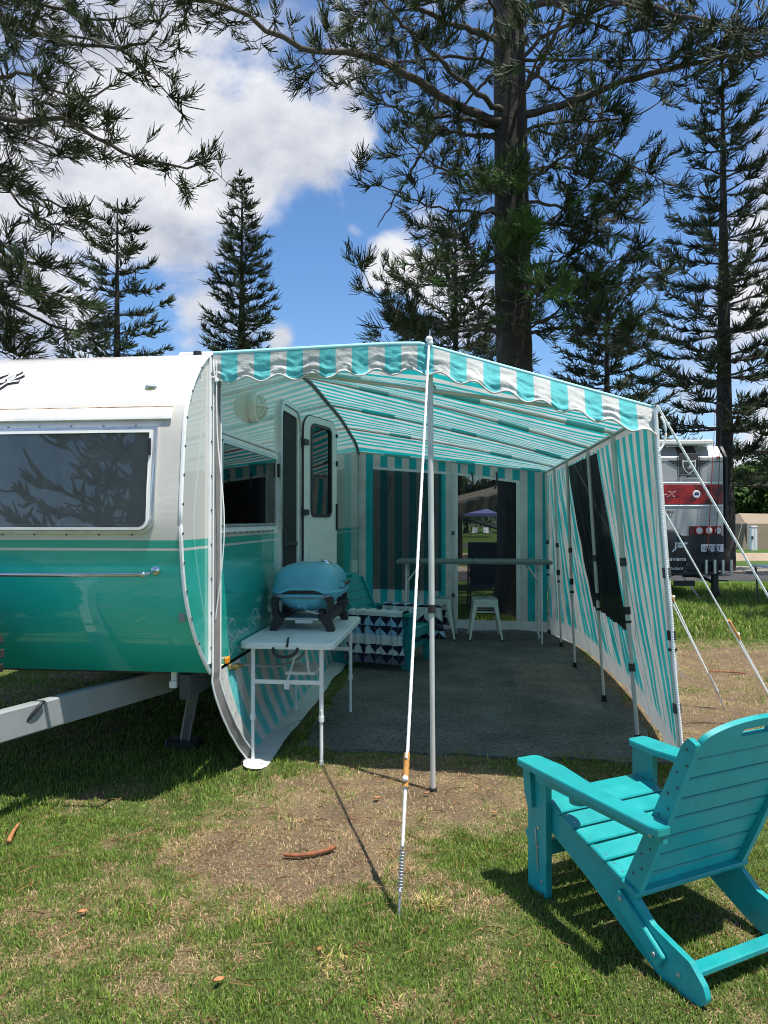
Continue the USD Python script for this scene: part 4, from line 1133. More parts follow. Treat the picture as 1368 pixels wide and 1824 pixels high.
put(None, 'gas_hose', tube(spline([(-1.32, 4.24, .61), (-1.2, 4.45, .56), (-1.12, 4.62, .55), (-1.06, 4.8, .60), (-1.12, 4.95, .68), (-1.30, 5.3, .70), (-1.325, 5.32, .76), (-1.23, 5.24, .79), (-1.15, 5.2, .83)], 60), .0085, 8), M['grey_frame'], smooth=True, label='grey gas hose looping under the white folding table', catg='hose')

# ------------------------------------------------------------------ trestle bar table and stools at the back
bt = thing('trestle_table', 'long narrow grey topped bar table with thin white legs', 'table', (.15, 8.78, 0))
put(bt, 'tabletop', cat(box((-.46, 0, .985), (.925, .50, .042), ch=.008), box((.47, 0, .985), (.925, .50, .042), ch=.008)), M['table_grey'])
put(bt, 'hinge', cat(box((0, -.2, .957), (.06, .04, .014)), box((0, .2, .957), (.06, .04, .014))), M['black'])
for sx in (-1, 1):
    x = sx * .80
    for sy in (-1, 1):
        l = put(bt, 'leg', cat(rod((x, sy * .19, .965), (x + sx * .01, sy * .19, .40), .0135, 10), rod((x + sx * .01, sy * .19, .42), (x + sx * .012, sy * .19, .016), .0105, 10)), M['leg_white'], smooth=40)
        put(bt, 'folding_brace', tube([(x + sx * .005, sy * .19, .72), (x - sx * .16, sy * .19, .955)], .008, 8), M['leg_white'], smooth=40)
    put(bt, 'cross_bar', cat(rod((x, -.19, .10), (x, .19, .10), .008, 8), rod((x, -.19, .88), (x, .19, .88), .008, 8)), M['leg_white'], smooth=40)


def make_stool():
    s = thing('metal_stool', 'pale mint metal stool standing free in front of the mesh door', 'stool', (.30, 8.95, .016), .05, group=None)
    H, tp, ft = .505, .148, .185
    top = trimesh.convex.convex_hull(np.vstack([np.column_stack([np.array(rrect(2 * w_, 2 * w_, r_).exterior.coords), np.full(len(rrect(2 * w_, 2 * w_, r_).exterior.coords), z)]) for w_, r_, z in ((.155, .03, H - .05), (.152, .035, H - .008), (.14, .035, H))]))
    put(s, 'seat', top, M['stool'], smooth=30)
    put(s, 'hand_hole', prism(rrect(.10, .03, .014), .002, H + .0005), M['dark_grey'])
    for sx in (-1, 1):
        for sy in (-1, 1):
            a = np.array([sx * .125, sy * .125, H - .05]); b = np.array([sx * ft, sy * ft, .012])
            pts = []
            for c, w_ in ((a, .05), (b, .02)):
                for dx, dy in ((0, 0), (-sx * w_, 0), (-sx * w_, -sy * .006), (-sx * .006, -sy * w_), (0, -sy * w_)):
                    pts.append(c + [dx + sx * .022, dy + sy * .022, 0])
            l = put(s, 'leg', trimesh.convex.convex_hull(np.array(pts)), M['stool'])
            put(l, 'foot', box((b[0] + sx * .012, b[1] + sy * .012, .008), (.028, .028, .016)), M['rubber'])
    for k in range(4):
        R = rotm([0, 0, 1], k * math.pi / 2)
        put(s, 'apron', xf(cat(obox((-.12, -.148, H - .075), (.12, -.148, H - .075), .006, .05), obox((-.125, -.135, H - .16), (.125, -.135, H - .16), .004, .016)), R), M['stool'])
    return s


st = make_stool()
copy_thing(st, 'metal_stool', 'pale mint metal stool half hidden behind the front pole and the towels', 'stool', (-.26, 8.95, .016), -.05)

# ------------------------------------------------------------------ adirondack chairs and towels


def make_chair(name, label, loc, rz, mat):
    c = thing(name, label, 'chair', loc, rz)
    UsdGeom.Xformable(c.prim).AddScaleOp().Set(Gf.Vec3f(.93, .93, .945))
    # side stringers: long tapering boards running from the front down to a rounded rear foot
    prof = [(.40, .385), (.42, .36), (.42, .30), (.37, .285), (.10, .175), (-.16, .045), (-.27, .0), (-.36, -.0), (-.425, .0), (-.455, .035), (-.44, .075), (-.385, .125), (-.30, .145), (-.22, .165), (-.13, .235), (.0, .285), (.2, .345)]
    sp2 = Polygon(prof).buffer(.035, 6).buffer(-.060, 6).buffer(.025, 6)
    sp2 = sp2.intersection(sbox(-1, 0, 1, 1))
    for s in (-1, 1):
        put(c, 'side_rail', plate(sp2, .024, 'x', (s * .275 - .012, 0, 0)), mat, smooth=30)
        put(c, 'fold_brace', obox((s * .298, -.06, .205), (s * .298, -.275, .065), .020, .062, up=(0, .55, .83), ch=.006), mat)
        fl_ = Polygon([(.33, .0), (.455, .0), (.455, .20), (.475, .23), (.455, .26), (.455, .53), (.33, .53), (.33, .30)]).buffer(-.006).buffer(.006)
        put(c, 'front_leg', plate(fl_, .030, 'x', (s * .305 - .015, 0, 0)), mat, smooth=30)
        br = Polygon([(.455, .53), (.505, .53), (.50, .47), (.49, .41), (.47, .36), (.44, .36)])
        put(c, 'arm_bracket', xf(plate(br, .024, 'x', (s * .33 - .012, -.04, 0))), mat, smooth=30)
        ap = Polygon([(-.055, .445), (-.045, .468), (.045, .468), (.064, .445), (.075, .30), (.03, .02), (.02, -.30), (.01, -.335), (-.05, -.335), (-.060, -.30)]).buffer(-.012).buffer(.012, 5)
        ap = Polygon([(x * -s, y) for x, y in ap.exterior.coords])
        av = trimesh.convex  # outline is not convex: two layers, chamfered by an inset top
        put(c, 'arm', cat(xf(prism(ap, .022), None, (s * .325, 0, .532)), xf(prism(ap.buffer(-.003), .0035), None, (s * .325, 0, .554))), mat, smooth=30)
        put(c, 'arm_support', cat(obox((s * .355, .34, .515), (s * .335, -.33, .515), .026, .034)), mat)
    # cup holder under the left arm
    ch_ = put(c, 'cup_holder', cat(xf(lathe([(.035, 0), (.052, .0), (.056, .01), (.052, .02), (.042, .02), (.035, 0)], 20), None, (-.282, .17, .492)), box((-.282, .17, .470), (.05, .02, .04)), xf(lathe([(0, -.03), (.036, -.03), (.042, .012), (.038, .012), (.033, -.025)], 18), None, (-.282, .17, .482))), mat, smooth=30)
    # seat slats follow the top of the rails
    tops_ = [(.440, .335), (.405, .385), (.315, .382), (.225, .356), (.135, .33), (.045, .303), (-.045, .276), (-.12, .248)]
    for k in range(8):
        if k == 0:
            put(c, 'seat_slat', box((0, .432, .345), (.56, .022, .085), ch=.006), mat); continue
        y, z = tops_[k]
        ang = -.29 if k > 1 else -.05
        put(c, 'seat_slat', xf(box((0, 0, 0), (.585 if k < 3 else .60, .083, .022), ch=.006), rotm([1, 0, 0], -ang), (0, y, z)), mat)
    # reclined back: two side rails, horizontal slats and an arched top slat with a slot
    b0, b1 = np.array([0, -.095, .205]), np.array([0, -.425, .90])
    bl = np.linalg.norm(b1 - b0); up = (b1 - b0) / bl; nrm = np.cross([1.0, 0, 0], up)
    RB = np.stack([[1, 0, 0], up, nrm], 1)        # local x across, y up the back, z towards the front/back
    fl2 = nrm[1] > 0

    def bp(mesh, off=0.0): return xf(mesh, RB, b0 + nrm * off)
    for s in (-1, 1):
        rp = Polygon([(-.035, -.02), (-.035, bl * .88), (-.025, bl * .93), (.012, bl * .93), (.018, bl * .90), (.038, bl * .3), (.040, -.02)]).buffer(-.008).buffer(.008, 4)
        m_ = prism(rp, .024)                                  # rail lies in the plane front-back
        v, f = m_
        P = np.stack([s * .272 - .012 + v[:, 2], v[:, 1], v[:, 0]], 1)
        put(c, 'back_rail', xf((P, f[:, ::-1]), RB, b0), mat, smooth=30)
        scr_ = [xf(lathe([(0, 0), (.0048, 0), (.004, .002), (0, .002)], 8), rotm([0, 1, 0], s * math.pi / 2), (0, 0, 0)) for _ in range(9)]
        sc_ = []
        for k, q in enumerate(np.linspace(.06, bl * .88, 14)):
            pt = RB @ np.array([s * .285, q, .012 * (-1) ** k]) + b0
            sc_.append(xf(lathe([(0, 0), (.0052, 0), (.004, .0015), (0, .0012)], 8), rotm([0, 1, 0], s * math.pi / 2), pt))
        put(c, 'rail_screws', cat(*sc_), M['dark_grey'], kind='stuff')
    nsl = 7; sh = .083
    for k in range(nsl):
        y0 = .03 + k * (sh + .0065)
        put(c, 'back_slat', bp(box((0, y0 + sh / 2, .004), (.52, sh, .020), ch=.005)), mat)
    yt_ = .03 + nsl * (sh + .0065)
    tp_ = Polygon([(-.26, yt_), (.26, yt_), (.26, yt_ + .055)] + [(.26 * math.cos(a), yt_ + .055 + .075 * math.sin(a)) for a in np.linspace(.25, math.pi - .25, 15)] + [(-.26, yt_ + .055)])
    slot = sbox(-.06, yt_ + .075, .06, yt_ + .081).buffer(.013, 6)
    put(c, 'back_slat', bp(prism(tp_.difference(slot), .020, -.006)), mat, smooth=30)
    put(c, 'bottom_board', bp(box((0, -.0, -.032), (.52, .06, .05), ch=.005)), mat)
    put(c, 'rear_stretcher', obox((-.262, -.375, .085), (.262, -.375, .085), .055, .024, ch=.005), mat)
    put(c, 'front_stretcher', obox((-.29, .36, .20), (.29, .36, .20), .024, .06), mat)
    sc_ = []
    for k in range(1, 8):
        y, z = tops_[k]
        for s in (-1, 1):
            for dy in (-.022, .022):
                sc_.append(xf(lathe([(0, 0), (.0045, 0), (.004, .0012), (0, .0012)], 8), None, (s * .275, y + dy, z + .0115 + (dy * .29 if k > 1 else 0))))
    put(c, 'slat_screws', cat(*sc_), M['galv'], kind='stuff')
    bo = []
    for s in (-1, 1):
        for y, z, x in ((.36, .48, .32), (.38, .28, .32), (.385, .20, .32), (.36, .06, .32), (-.34, .06, .288), (-.09, .20, .310), (-.25, .085, .310), (-.28, .515, .352)):
            bo.append(xf(lathe([(0, 0), (.009, 0), (.008, .004), (0, .005)], 10), rotm([0, 1, 0], s * math.pi / 2), (s * x, y, z)))
    put(c, 'bolt', cat(*bo), M['galv'], smooth=30, kind='stuff')
    return c


chair1 = make_chair('garden_chair', 'big turquoise slatted garden chair standing on the lawn in the foreground', (.749, 2.762, 0), math.radians(31.5), M['chair'])
put(chair1, 'chain', tube(spline([(-.323, .40, .27), (-.326, .39, .22), (-.324, .385, .16), (-.326, .38, .10)], 12), .0035, 5), M['galv'])
RZ2 = math.radians(-107.5)
copy_thing(chair1, 'garden_chair', 'turquoise slatted garden chair under the awning with towels over its arms', 'chair', (-.80, 7.40, .016), RZ2)


def towel_mat():
    nodes = {'uv': ('uvmap', {'attribute': 'st'}), 's': ('separate_xyz', {}),
             'u': ('math', {'math_type': 'multiply', 'value2': 5.2}), 'pp': ('math', {'math_type': 'pingpong', 'value2': 0.5}), 'p2': ('math', {'math_type': 'multiply', 'value2': 2.0}),
             'v': ('math', {'math_type': 'multiply', 'value2': 9.0}), 'vf': ('math', {'math_type': 'fraction'}), 'fl': ('math', {'math_type': 'floor'}),
             'lt': ('math', {'math_type': 'greater_than'}), 'rn': ('math', {'math_type': 'divide', 'value2': 9.0}),
             'ra': ('rgb_ramp', {'interpolate': False, 'ramp': [(0, (.30, .52, .68)), (.08, (.06, .075, .12)), (.2, (.55, .58, .60)), (.31, (.55, .58, .60)), (.42, (.22, .40, .55)), (.53, (.22, .40, .55)), (.64, (.55, .58, .60)), (.75, (.55, .58, .60)), (.86, (.10, .12, .17)), (.97, (.30, .50, .62))]}),
             'rb': ('rgb_ramp', {'interpolate': False, 'ramp': [(0, (.008, .010, .03)), (.2, (.008, .010, .03)), (.31, (.52, .56, .58)), (.35, (.008, .010, .03)), (.53, (.008, .010, .03)), (.645, (.55, .58, .60)), (.75, (.008, .010, .03)), (.96, (.008, .010, .03)), (.98, (.30, .50, .62))]}),
             'mix': ('mix_color', {}), 'n': ('noise_texture', {'scale': 160.0, 'detail': 3.0}), 'b': ('bump', {'strength': 0.6, 'distance': 0.004}), 'g': ('geometry', {}),
             'p': ('principled_bsdf', {'roughness': 0.95, 'specular_ior_level': 0.1, 'sheen_weight': 0.3})}
    links = [('uv.UV', 's.vector'), ('s.x', 'u.value1'), ('u.value', 'pp.value1'), ('pp.value', 'p2.value1'), ('s.y', 'v.value1'), ('v.value', 'vf.value1'), ('v.value', 'fl.value1'),
             ('p2.value', 'lt.value1'), ('vf.value', 'lt.value2'), ('fl.value', 'rn.value1'), ('rn.value', 'ra.fac'), ('rn.value', 'rb.fac'), ('ra.color', 'mix.a'), ('rb.color', 'mix.b'), ('lt.value', 'mix.fac'),
             ('mix.result', 'p.base_color'), ('g.position', 'n.vector'), ('n.fac', 'b.height'), ('b.normal', 'p.normal')]
    return material('beach_towel', nodes, links, surface='p.BSDF')


M['towel'] = towel_mat()


def towel(label, x_arm, out_len, in_len, y0, y1, seed, outer):
    """cloth over a chair arm; x_arm local x of the arm, outer = sign of the hanging side"""
    c, s = math.cos(RZ2), math.sin(RZ2); R = np.array([[c, -s, 0], [s, c, 0], [0, 0, 1.0]]); o = np.array([-.80, 7.40, .016])
    half = .085

    def fn(a, b):
        # a along the arm 0..1, b arc length from the inner hem to the outer hem
        arc = b * (in_len + 2 * half + out_len)
        x = np.where(arc < in_len, -half, np.where(arc < in_len + 2 * half, -half + (arc - in_len), half))
        down = np.where(arc < in_len, in_len - arc, np.where(arc < in_len + 2 * half, 0, arc - in_len - 2 * half))
        y = y0 + (y1 - y0) * a
        fold = (.026 * np.sin(a * 21 + seed) + .018 * np.sin(a * 47 + 2 * seed)) * np.clip(down / .12, 0, 1) + .02 * fb(a * 3, b * 4, seed, 2, 3, seed)
        xx = x + np.where(arc < in_len, -1, 1) * np.abs(fold) * .9 * np.clip(down / .05, 0, 1)
        y = y + .05 * fb(a * 2, b * 2, 5, 2, 2, seed + 3) * np.clip(down / .2, 0, 1) + (a - .5) * .06 * np.clip(down / .3, 0, 1.5)
        z = .567 + .012 * np.cos(np.clip(x / half, -1, 1) * 1.3) - down + .012 * fb(a * 4, b * 5, 1, 2, 2, seed + 9)
        P = np.stack([x_arm + outer * xx, y, z], 1)
        return P @ R.T + o
    V, F, uv = sheet(fn, np.linspace(0, 1, 90), np.linspace(0, 1, 80), lambda a, b: (a * .95 + .02 * fb(a, b, 2, 3, 2, 5), b))
    t = 0.006
    n = meshkit.arrays((V, F), True)[2]
    V2 = V - n * t
    return put(None, 'towel', cat((V, F), (V2, F[:, ::-1])), M['towel'], smooth=True, uv=np.vstack([uv, uv]), label=label, catg='towel')


towel('navy and white triangle patterned towel hanging to the ground over the near chair arm', .335, .50, .16, -.20, .38, 3, 1)
towel('triangle patterned towel bunched over the far chair arm below the bar table', -.335, .22, .34, -.12, .55, 7, -1)

# ------------------------------------------------------------------ the parked caravan behind
jd = 13.4
jo = cw(5.26, jd)          # centre of its rear face
jv = thing('caravan', 'large silver grey off-road caravan with red band parked across the lawn', 'caravan', jo, YAW)


def jf(u, v, y=0.0):
    """rear-face coordinates of the parked caravan (local x, z)"""
    return (u - 684) / FPX * jd - 5.32, EYE[2] + (925 - v) / FPX * jd


M['jgrey'] = pm('parked_grey', (.40, .41, .42), .35, .15, var=.04, dirt=.15)
M['jdark'] = pm('parked_dark', (.05, .05, .05), .4, var=.1)
M['jred'] = material('red_facets', {'g': ('geometry', {}), 'mp': ('mapping', {'scale': (3.2, 3.2, 5.5), 'rotation': (0, .5, 0)}), 'v': ('voronoi_texture', {'scale': 1.4, 'metric': 'manhattan'}), 'sx': ('separate_xyz', {}), 'r': ('rgb_ramp', {'ramp': [(0, (.05, .002, .004)), (.35, (.16, .006, .01)), (.7, (.36, .012, .016)), (1, (.24, .008, .012))]}), 'p': ('principled_bsdf', {'roughness': .35})},
                     [('g.position', 'mp.vector'), ('mp.vector', 'v.vector'), ('v.color', 'sx.vector'), ('sx.x', 'r.fac'), ('r.color', 'p.base_color')], surface='p.BSDF')
M['lens_red'] = pm('red_lens', (.45, .01, .012), .25, var=.05)
M['lens_white'] = pm('clear_lens', (.72, .72, .68), .25, var=.05)
M['plate_w'] = pm('plate_white', (.68, .69, .70), .4, var=.05)
sec = Polygon([(0, .95), (0, 2.67), (.22, 2.90), (6.2, 2.90), (6.6, 2.5), (6.6, .62), (.6, .62), (.35, .95)])
bodyp = plate(sec, 2.30, 'x', (-1.16, 0, 0))
put(jv, 'body', bodyp, M['jgrey'], smooth=20)
for s in (-1, 1):
    fr = sec.difference(sec.buffer(-.07))
    put(jv, 'corner_moulding', plate(fr.intersection(sbox(-.01, .95, .5, 2.93)), .05, 'x', (s * 1.175 - .025 + (-.03 if s < 0 else .03), -.012, 0)), M['black'])
    put(jv, 'side_panel', plate(sec.buffer(-.07), .03, 'x', (s * 1.16 - .015, 0, 0)), M['dark_grey'])
put(jv, 'lower_panel', box((0, -.012, .87), (2.30, .03, .66)), M['black'])
put(jv, 'bumper', cat(box((0, -.06, .60), (2.3, .12, .12)), box((0, -.16, .50), (2.0, .08, .06))), M['black'])
x0, z0 = jf(1180, 863); x1, z1 = jf(1293, 898)
put(jv, 'red_band', box((0, -.008, (z0 + z1) / 2), (2.26, .012, z0 - z1)), M['jred'])
put(jv, 'band_trim', box((0, -.007, z0 + .03), (2.26, .010, .022)), M['alu']); put(jv, 'band_trim', box((0, -.007, z1 - .03), (2.26, .010, .022)), M['alu'])
put(jv, 'panel_joint', box((0, -.003, jf(0, 822)[1]), (2.28, .008, .012)), M['dark_grey'])
put(jv, 'top_strip', box((0, .12, 2.955), (1.9, .3, .09), ch=.02), M['white'])
xl, zt_ = jf(1216, 807); xr, zb_ = jf(1250, 844)
put(jv, 'centre_panel', box(((xl + xr) / 2, -.006, (zt_ + zb_) / 2), (xr - xl, .010, zt_ - zb_)), M['jdark'])
put(jv, 'centre_panel', xf(box((0, 0, 0), (xr - xl, .30, .008)), rotm([1, 0, 0], .808), ((xl + xr) / 2, .103, 2.79)), M['jdark'])
for x in (xl - .028, xr + .028):
    put(jv, 'pin_stripe', box((x, -.006, (zt_ + zb_) / 2), (.012, .010, zt_ - zb_)), M['jdark'])


def jtext(txt, u0, u1, v, hpx, mat_, y=-.014, bold=False, parent=None, name='lettering', italic=0.0):
    h_ = hpx / FPX * jd
    v_, f_ = arr(meshkit.text_mesh(txt, h_, .003, bold))
    xa, zc = jf(u0, v); xb, _ = jf(u1, v)
    w_ = v_[:, 0].max() - v_[:, 0].min()
    v_[:, 0] = (v_[:, 0] - v_[:, 0].min()) * (xb - xa) / w_ + v_[:, 1] * italic
    P = np.stack([xa + v_[:, 0], y - v_[:, 2], zc - h_ / 2 + v_[:, 1]], 1)
    return put(parent or jv, name, (P, f_), mat_)


jtext('JB Caravans', 1211, 1255, 848, 5.0, M['black'], bold=True)
jtext('.com.au', 1160, 1205, 911.5, 6.4, M['black'], bold=True)
jtext('X', 1193, 1207, 880, 10, M['plate_w'], bold=True, italic=.25); jtext('2-', 1178, 1192, 880, 9, M['plate_w'], bold=True, italic=.25)
jtext('X', 1194.2, 1205.5, 880, 8.2, M['lens_red'], y=-.018, italic=.25)
# winged shield badge
bx_, bz_ = jf(1233, 830.5)
sh_ = Polygon([(-.13, .12), (-.05, .10), (0, .125), (.05, .10), (.13, .12), (.12, -.02), (.07, -.10), (0, -.15), (-.07, -.10), (-.12, -.02)])


def jplate(poly, th, y): return xf(prism(poly, th), np.array([[1, 0, 0], [0, 0, -1], [0, 1, 0.0]]), (0, y, 0))


from shapely import affinity
bd = put(jv, 'shield_badge', jplate(affinity.translate(sh_, bx_, bz_), .006, -.011), M['plate_w'])
put(bd, 'shield_centre', jplate(affinity.translate(sh_.buffer(-.02), bx_, bz_), .003, -.0172), M['jdark'])
jtext('JB', 1230, 1239, 831.5, 5.5, M['plate_w'], y=-.0205, bold=True, parent=bd)
for s in (-1, 1):
    for k in range(3):
        put(bd, 'wing_bar', jplate(Polygon([(bx_ + s * .14, bz_ + .11 - k * .038), (bx_ + s * (.40 - .06 * k), bz_ + .11 - k * .038), (bx_ + s * (.36 - .06 * k), bz_ + .082 - k * .038), (bx_ + s * .14, bz_ + .082 - k * .038)]), .004, -.0115), M['black'])
rx, rz_ = jf(1246, 880)
rb_ = put(jv, 'round_badge', xf(lathe([(0, .004), (.07, .004), (.075, 0)], 22), AX['y'], (rx, -.0145, rz_)), M['plate_w'])
put(rb_, 'badge_map', jplate(affinity.translate(Polygon([(-.045, .0), (-.03, .03), (-.01, .025), (.0, .04), (.02, .02), (.03, .04), (.045, .0), (.03, -.035), (.015, -.02), (-.01, -.015), (-.03, -.03)]), rx, rz_), .002, -.0188), pm('badge_blue', (.02, .02, .16), .4))
mx_, mz_ = jf(1285, 814.5)
put(jv, 'marker_light', box((mx_, -.012, mz_), (.07, .03, .035), ch=.008), M['lens_red'])
put(jv, 'work_light', box((jf(1173, 829)[0], -.04, jf(0, 829)[1]), (.14, .08, .05), ch=.015), M['black'])
for k, u in enumerate((1249, 1266, 1282.5)):
    x, z = jf(u, 945)
    tl = put(jv, 'tail_lamp', xf(lathe([(0, .02), (.055, .03), (.075, .03), (.082, 0), (0, 0)], 22), AX['y'], (x, -.03, z)), M['lens_red'], smooth=40)
    put(tl, 'lens', xf(lathe([(0, .012), (.05, .008), (.06, 0)], 22), AX['y'], (x, -.06, z)), M['lens_white'], smooth=40)
x, z = jf(1264, 945)
put(jv, 'lamp_panel', box((x - .03, -.02, z), (.60, .02, .17)), pm('lamp_panel', (.10, .008, .01), .4))
x, z = jf(1272, 976)
pl = put(jv, 'number_plate', box((x, -.04, z), (.42, .012, .145)), M['plate_w'])
jtext('·62·UT', 1256, 1288, 976, 7.6, M['black'], y=-.047, parent=pl)
# spare wheel in its cover, carrier
sx_, sz_ = jf(1180, 984)
cvp = put(jv, 'spare_wheel_cover', xf(lathe([(0, .17), (.10, .185), (.38, .18), (.455, .13), (.465, 0), (0, 0)], 40), AX['y'], (sx_, -.10, sz_)), M['black'], smooth=35)
for t, u0, u1, v, hp, it in (('Caravans', 1168, 1216, 994, 6.4, 0), ('Reliant', 1186, 1210, 1010.5, 5.0, .3)):
    jtext(t, u0, u1, v, hp, M['plate_w'], y=-.288, bold=(it == 0), parent=cvp, italic=it)
wx_, wz_ = jf(1201, 971)
for k in range(2):
    put(cvp, 'wing_emblem', jplate(Polygon([(wx_ + .0, wz_ + .06 - k * .055), (wx_ + .20 - .07 * k, wz_ + .06 - k * .055), (wx_ + .16 - .07 * k, wz_ + .02 - k * .055), (wx_ + 0, wz_ + .02 - k * .055)]), .003, -.2865), M['plate_w'])
put(cvp, 'shield_edge', jplate(Polygon([(wx_ - .02, wz_ + .07), (wx_ - .04, wz_ + .07), (wx_ - .05, wz_ - .05), (wx_ - .10, wz_ - .10), (wx_ - .09, wz_ - .12), (wx_ - .02, wz_ - .06)]), .003, -.2865), M['plate_w'])
for u in (1254.5, 1269.5, 1284, 1298.5):
    xa, za = jf(u, 996); _, zb = jf(u, 1020)
    put(jv, 'rod_holder', cat(rod((xa, -.20, zb), (xa, -.20, za), .028, 12)), M['alu'], smooth=40)
xh, zh = jf(1304, 1007)
put(jv, 'reflector', box((xh - .03, -.17, zh), (.055, .03, .14)), M['lens_red'])
xl2, z2a = jf(1274, 1020); _, z2b = jf(1274, 1078)
put(jv, 'rear_stand', cat(box((xl2, -.10, .42), (.10, .10, .55)), box((xl2, -.10, .09), (.06, .06, .20)), box((xl2, -.10, .0), (.16, .16, .02)), rod((xl2, -.1, .36), (xl2 + .24, -.12, .35), .012, 8)), M['black'])
wxx = jf(1195, 0)[0]
put(jv, 'underbody', cat(box((0, 1.2, .52), (1.9, 2.3, .14)), box((wxx + .28, -.06, .30), (.40, .03, .10))), M['black'])
tow = jf(1225, 0)[0]
put(jv, 'drain_hose', tube(spline([(tow, .1, .42), (tow + .35, .05, .40), (tow + .55, .0, .28), (tow + .62, -.05, .02)], 20), .03, 8), M['black'], smooth=True)
put(jv, 'stay_rod', rod((tow - .1, 0, .5), (tow + .25, -.1, .0), .012, 8), M['galv'])
for s in (-1, 1):
    for y in (2.9, 3.8):
        put(jv, 'road_wheel', xf(lathe([(0, .06), (.2, .08), (.22, .12), (.36, .12), (.38, .06), (.38, -.1), (0, -.1)], 26), AX['x'] if s > 0 else AX['x'] * np.array([[-1], [1], [1]]), (s * .98, y, .37)), M['rubber'], smooth=35)
put(jv, 'wheel_cover_left', xf(lathe([(.0, .1), (.3, .12), (.36, .06), (.36, -.06), (0, -.06)], 26), AX['x'], (-.62, .45, .36)), M['rubber'], smooth=35)
# fishing rods standing in the holders
for u0, u1, mt, lb in ((1256, 1271, 'lens_red', 'thin red fishing rod standing in the holders behind the parked caravan'), (1270, 1283, 'black', 'thin black fishing rod standing in the holders behind the parked caravan')):
    xa, za = jf(u0, 1010); xb, zb = jf(u1, 786)
    a_, b_ = jo + np.array([CR[0] * xa + .20 * math.sin(YAW), CR[1] * xa - .20 * math.cos(YAW), za]), jo + np.array([CR[0] * xb + .15 * math.sin(YAW), CR[1] * xb - .15 * math.cos(YAW), zb])
    fr_ = thing('fishing_rod', lb, 'fishing rod', a_)
    put(fr_, 'blank', tube([a_, a_ * .6 + b_ * .4, b_, b_ + (b_ - a_) * .25], [.010, .008, .005, .003], 6), M[mt], smooth=True, world=True)
    put(fr_, 'reel', cat(xf(lathe([(0, -.03), (.035, -.03), (.035, .03), (0, .03)], 14), AX['x'], a_ * .88 + b_ * .12 - [0, .05, 0])), M['black'], world=True)
    put(fr_, 'butt_grip', rod(a_, a_ * .85 + b_ * .15, .014, 8), M['black'], world=True)

# ------------------------------------------------------------------ far things on the right
tn = thing('tent', 'large tan canvas tent pitched before the dark trees', 'tent', cw(20.2, 35.5), YAW)
M['canvas'] = pm('tan_canvas', (.26, .205, .14), .9, var=.12, translucent=.06)
W_, D_, HW, HR = 4.4, 3.6, 1.28, 1.85
Vt_ = np.array([(-2.3, 0, 0), (2.3, 0, 0), (2.3, D_, 0), (-2.3, D_, 0), (-2.05, .12, HW), (2.05, .12, HW), (2.05, D_ - .12, HW), (-2.05, D_ - .12, HW), (-1.55, D_ / 2, HR), (1.55, D_ / 2, HR)], float)
Ft_ = [(0, 1, 5), (0, 5, 4), (1, 2, 6), (1, 6, 5), (2, 3, 7), (2, 7, 6), (3, 0, 4), (3, 4, 7), (4, 5, 9), (4, 9, 8), (6, 7, 8), (6, 8, 9), (5, 6, 9), (7, 4, 8)]
tm = trimesh.Trimesh(Vt_, Ft_, process=False).subdivide().subdivide().subdivide()
tv = np.array(tm.vertices); tv[:, 2] -= .06 * np.sin(np.pi * np.clip((tv[:, 0] + 2) / 4, 0, 1)) * (tv[:, 2] > HW)
tv += .05 * np.stack([fb(tv[:, 0], tv[:, 1], tv[:, 2], 2, 2, 1), fb(tv[:, 0], tv[:, 1], tv[:, 2], 2, 2, 2), 0 * tv[:, 0]], 1)
put(tn, 'canvas', (tv, np.array(tm.faces)), M['canvas'], smooth=25)
put(tn, 'door_panel', box((.2, -.01, .62), (1.2, .03, 1.15)), pm('tan_canvas_dark', (.17, .13, .09), .9))
for x, y in ((-2.3, 0), (2.3, 0)):
    put(tn, 'guy_line', rod((x, y, HW), (x * 1.5, -1.6, .02), .012, 5), M['canvas'])
    put(tn, 'tent_pole', rod((x * .9, .05, 0), (x * .9, .05, HW + .03), .03, 8), M['dark_grey'])
pb_ = thing('power_post', 'pale grey power bollard standing on grass before the tan tent', 'bollard', cw((1341 - 684) / FPX * 34.2, 34.2), YAW)
put(pb_, 'post', box((0, 0, .56), (.30, .26, 1.12), ch=.02), M['plate_w']); put(pb_, 'cap', box((0, 0, 1.14), (.33, .29, .09), ch=.03), M['jgrey'])
put(pb_, 'socket', box((-.10, -.15, .62), (.09, .05, .16), ch=.01), M['black'])
put(pb_, 'post_groove', box((.0, -.131, .55), (.02, .01, .95)), M['jgrey'])
# car seen from the front
co = cw((1312 - 684) / FPX * 50, 50)
carp = thing('parked_car', 'dark four wheel drive with pale windscreen parked before the trees', 'car', co, YAW + .05)
side = Polygon([(0, .45), (0, .95), (.15, 1.05), (1.15, 1.12), (1.75, 1.66), (3.9, 1.68), (4.4, 1.1), (4.5, .45)])
put(carp, 'body', plate(side.buffer(.04, 4), 1.75, 'x', (-.875, 0, 0)), pm('car_dark', (.02, .022, .026), .25, coat=.5), smooth=30)
put(carp, 'windscreen', xf(box((0, 0, 0), (1.5, .78, .02)), rotm([1, 0, 0], .73), (0, 1.40, 1.44)), pm('screen_glass', (.18, .22, .25), .08, coat=1.0))
put(carp, 'bonnet', xf(box((0, 0, 0), (1.5, .95, .02), ch=.008), rotm([1, 0, 0], .07), (0, .65, 1.13)), pm('car_bonnet', (.05, .055, .06), .15, coat=1))
put(carp, 'grille', box((0, -.045, .82), (1.0, .03, .20), ch=.01), M['chrome']); put(carp, 'bumper', box((0, -.08, .52), (1.7, .16, .22), ch=.05), M['black']); put(carp, 'number_plate', box((0, -.165, .54), (.38, .01, .12)), M['plate_w'])
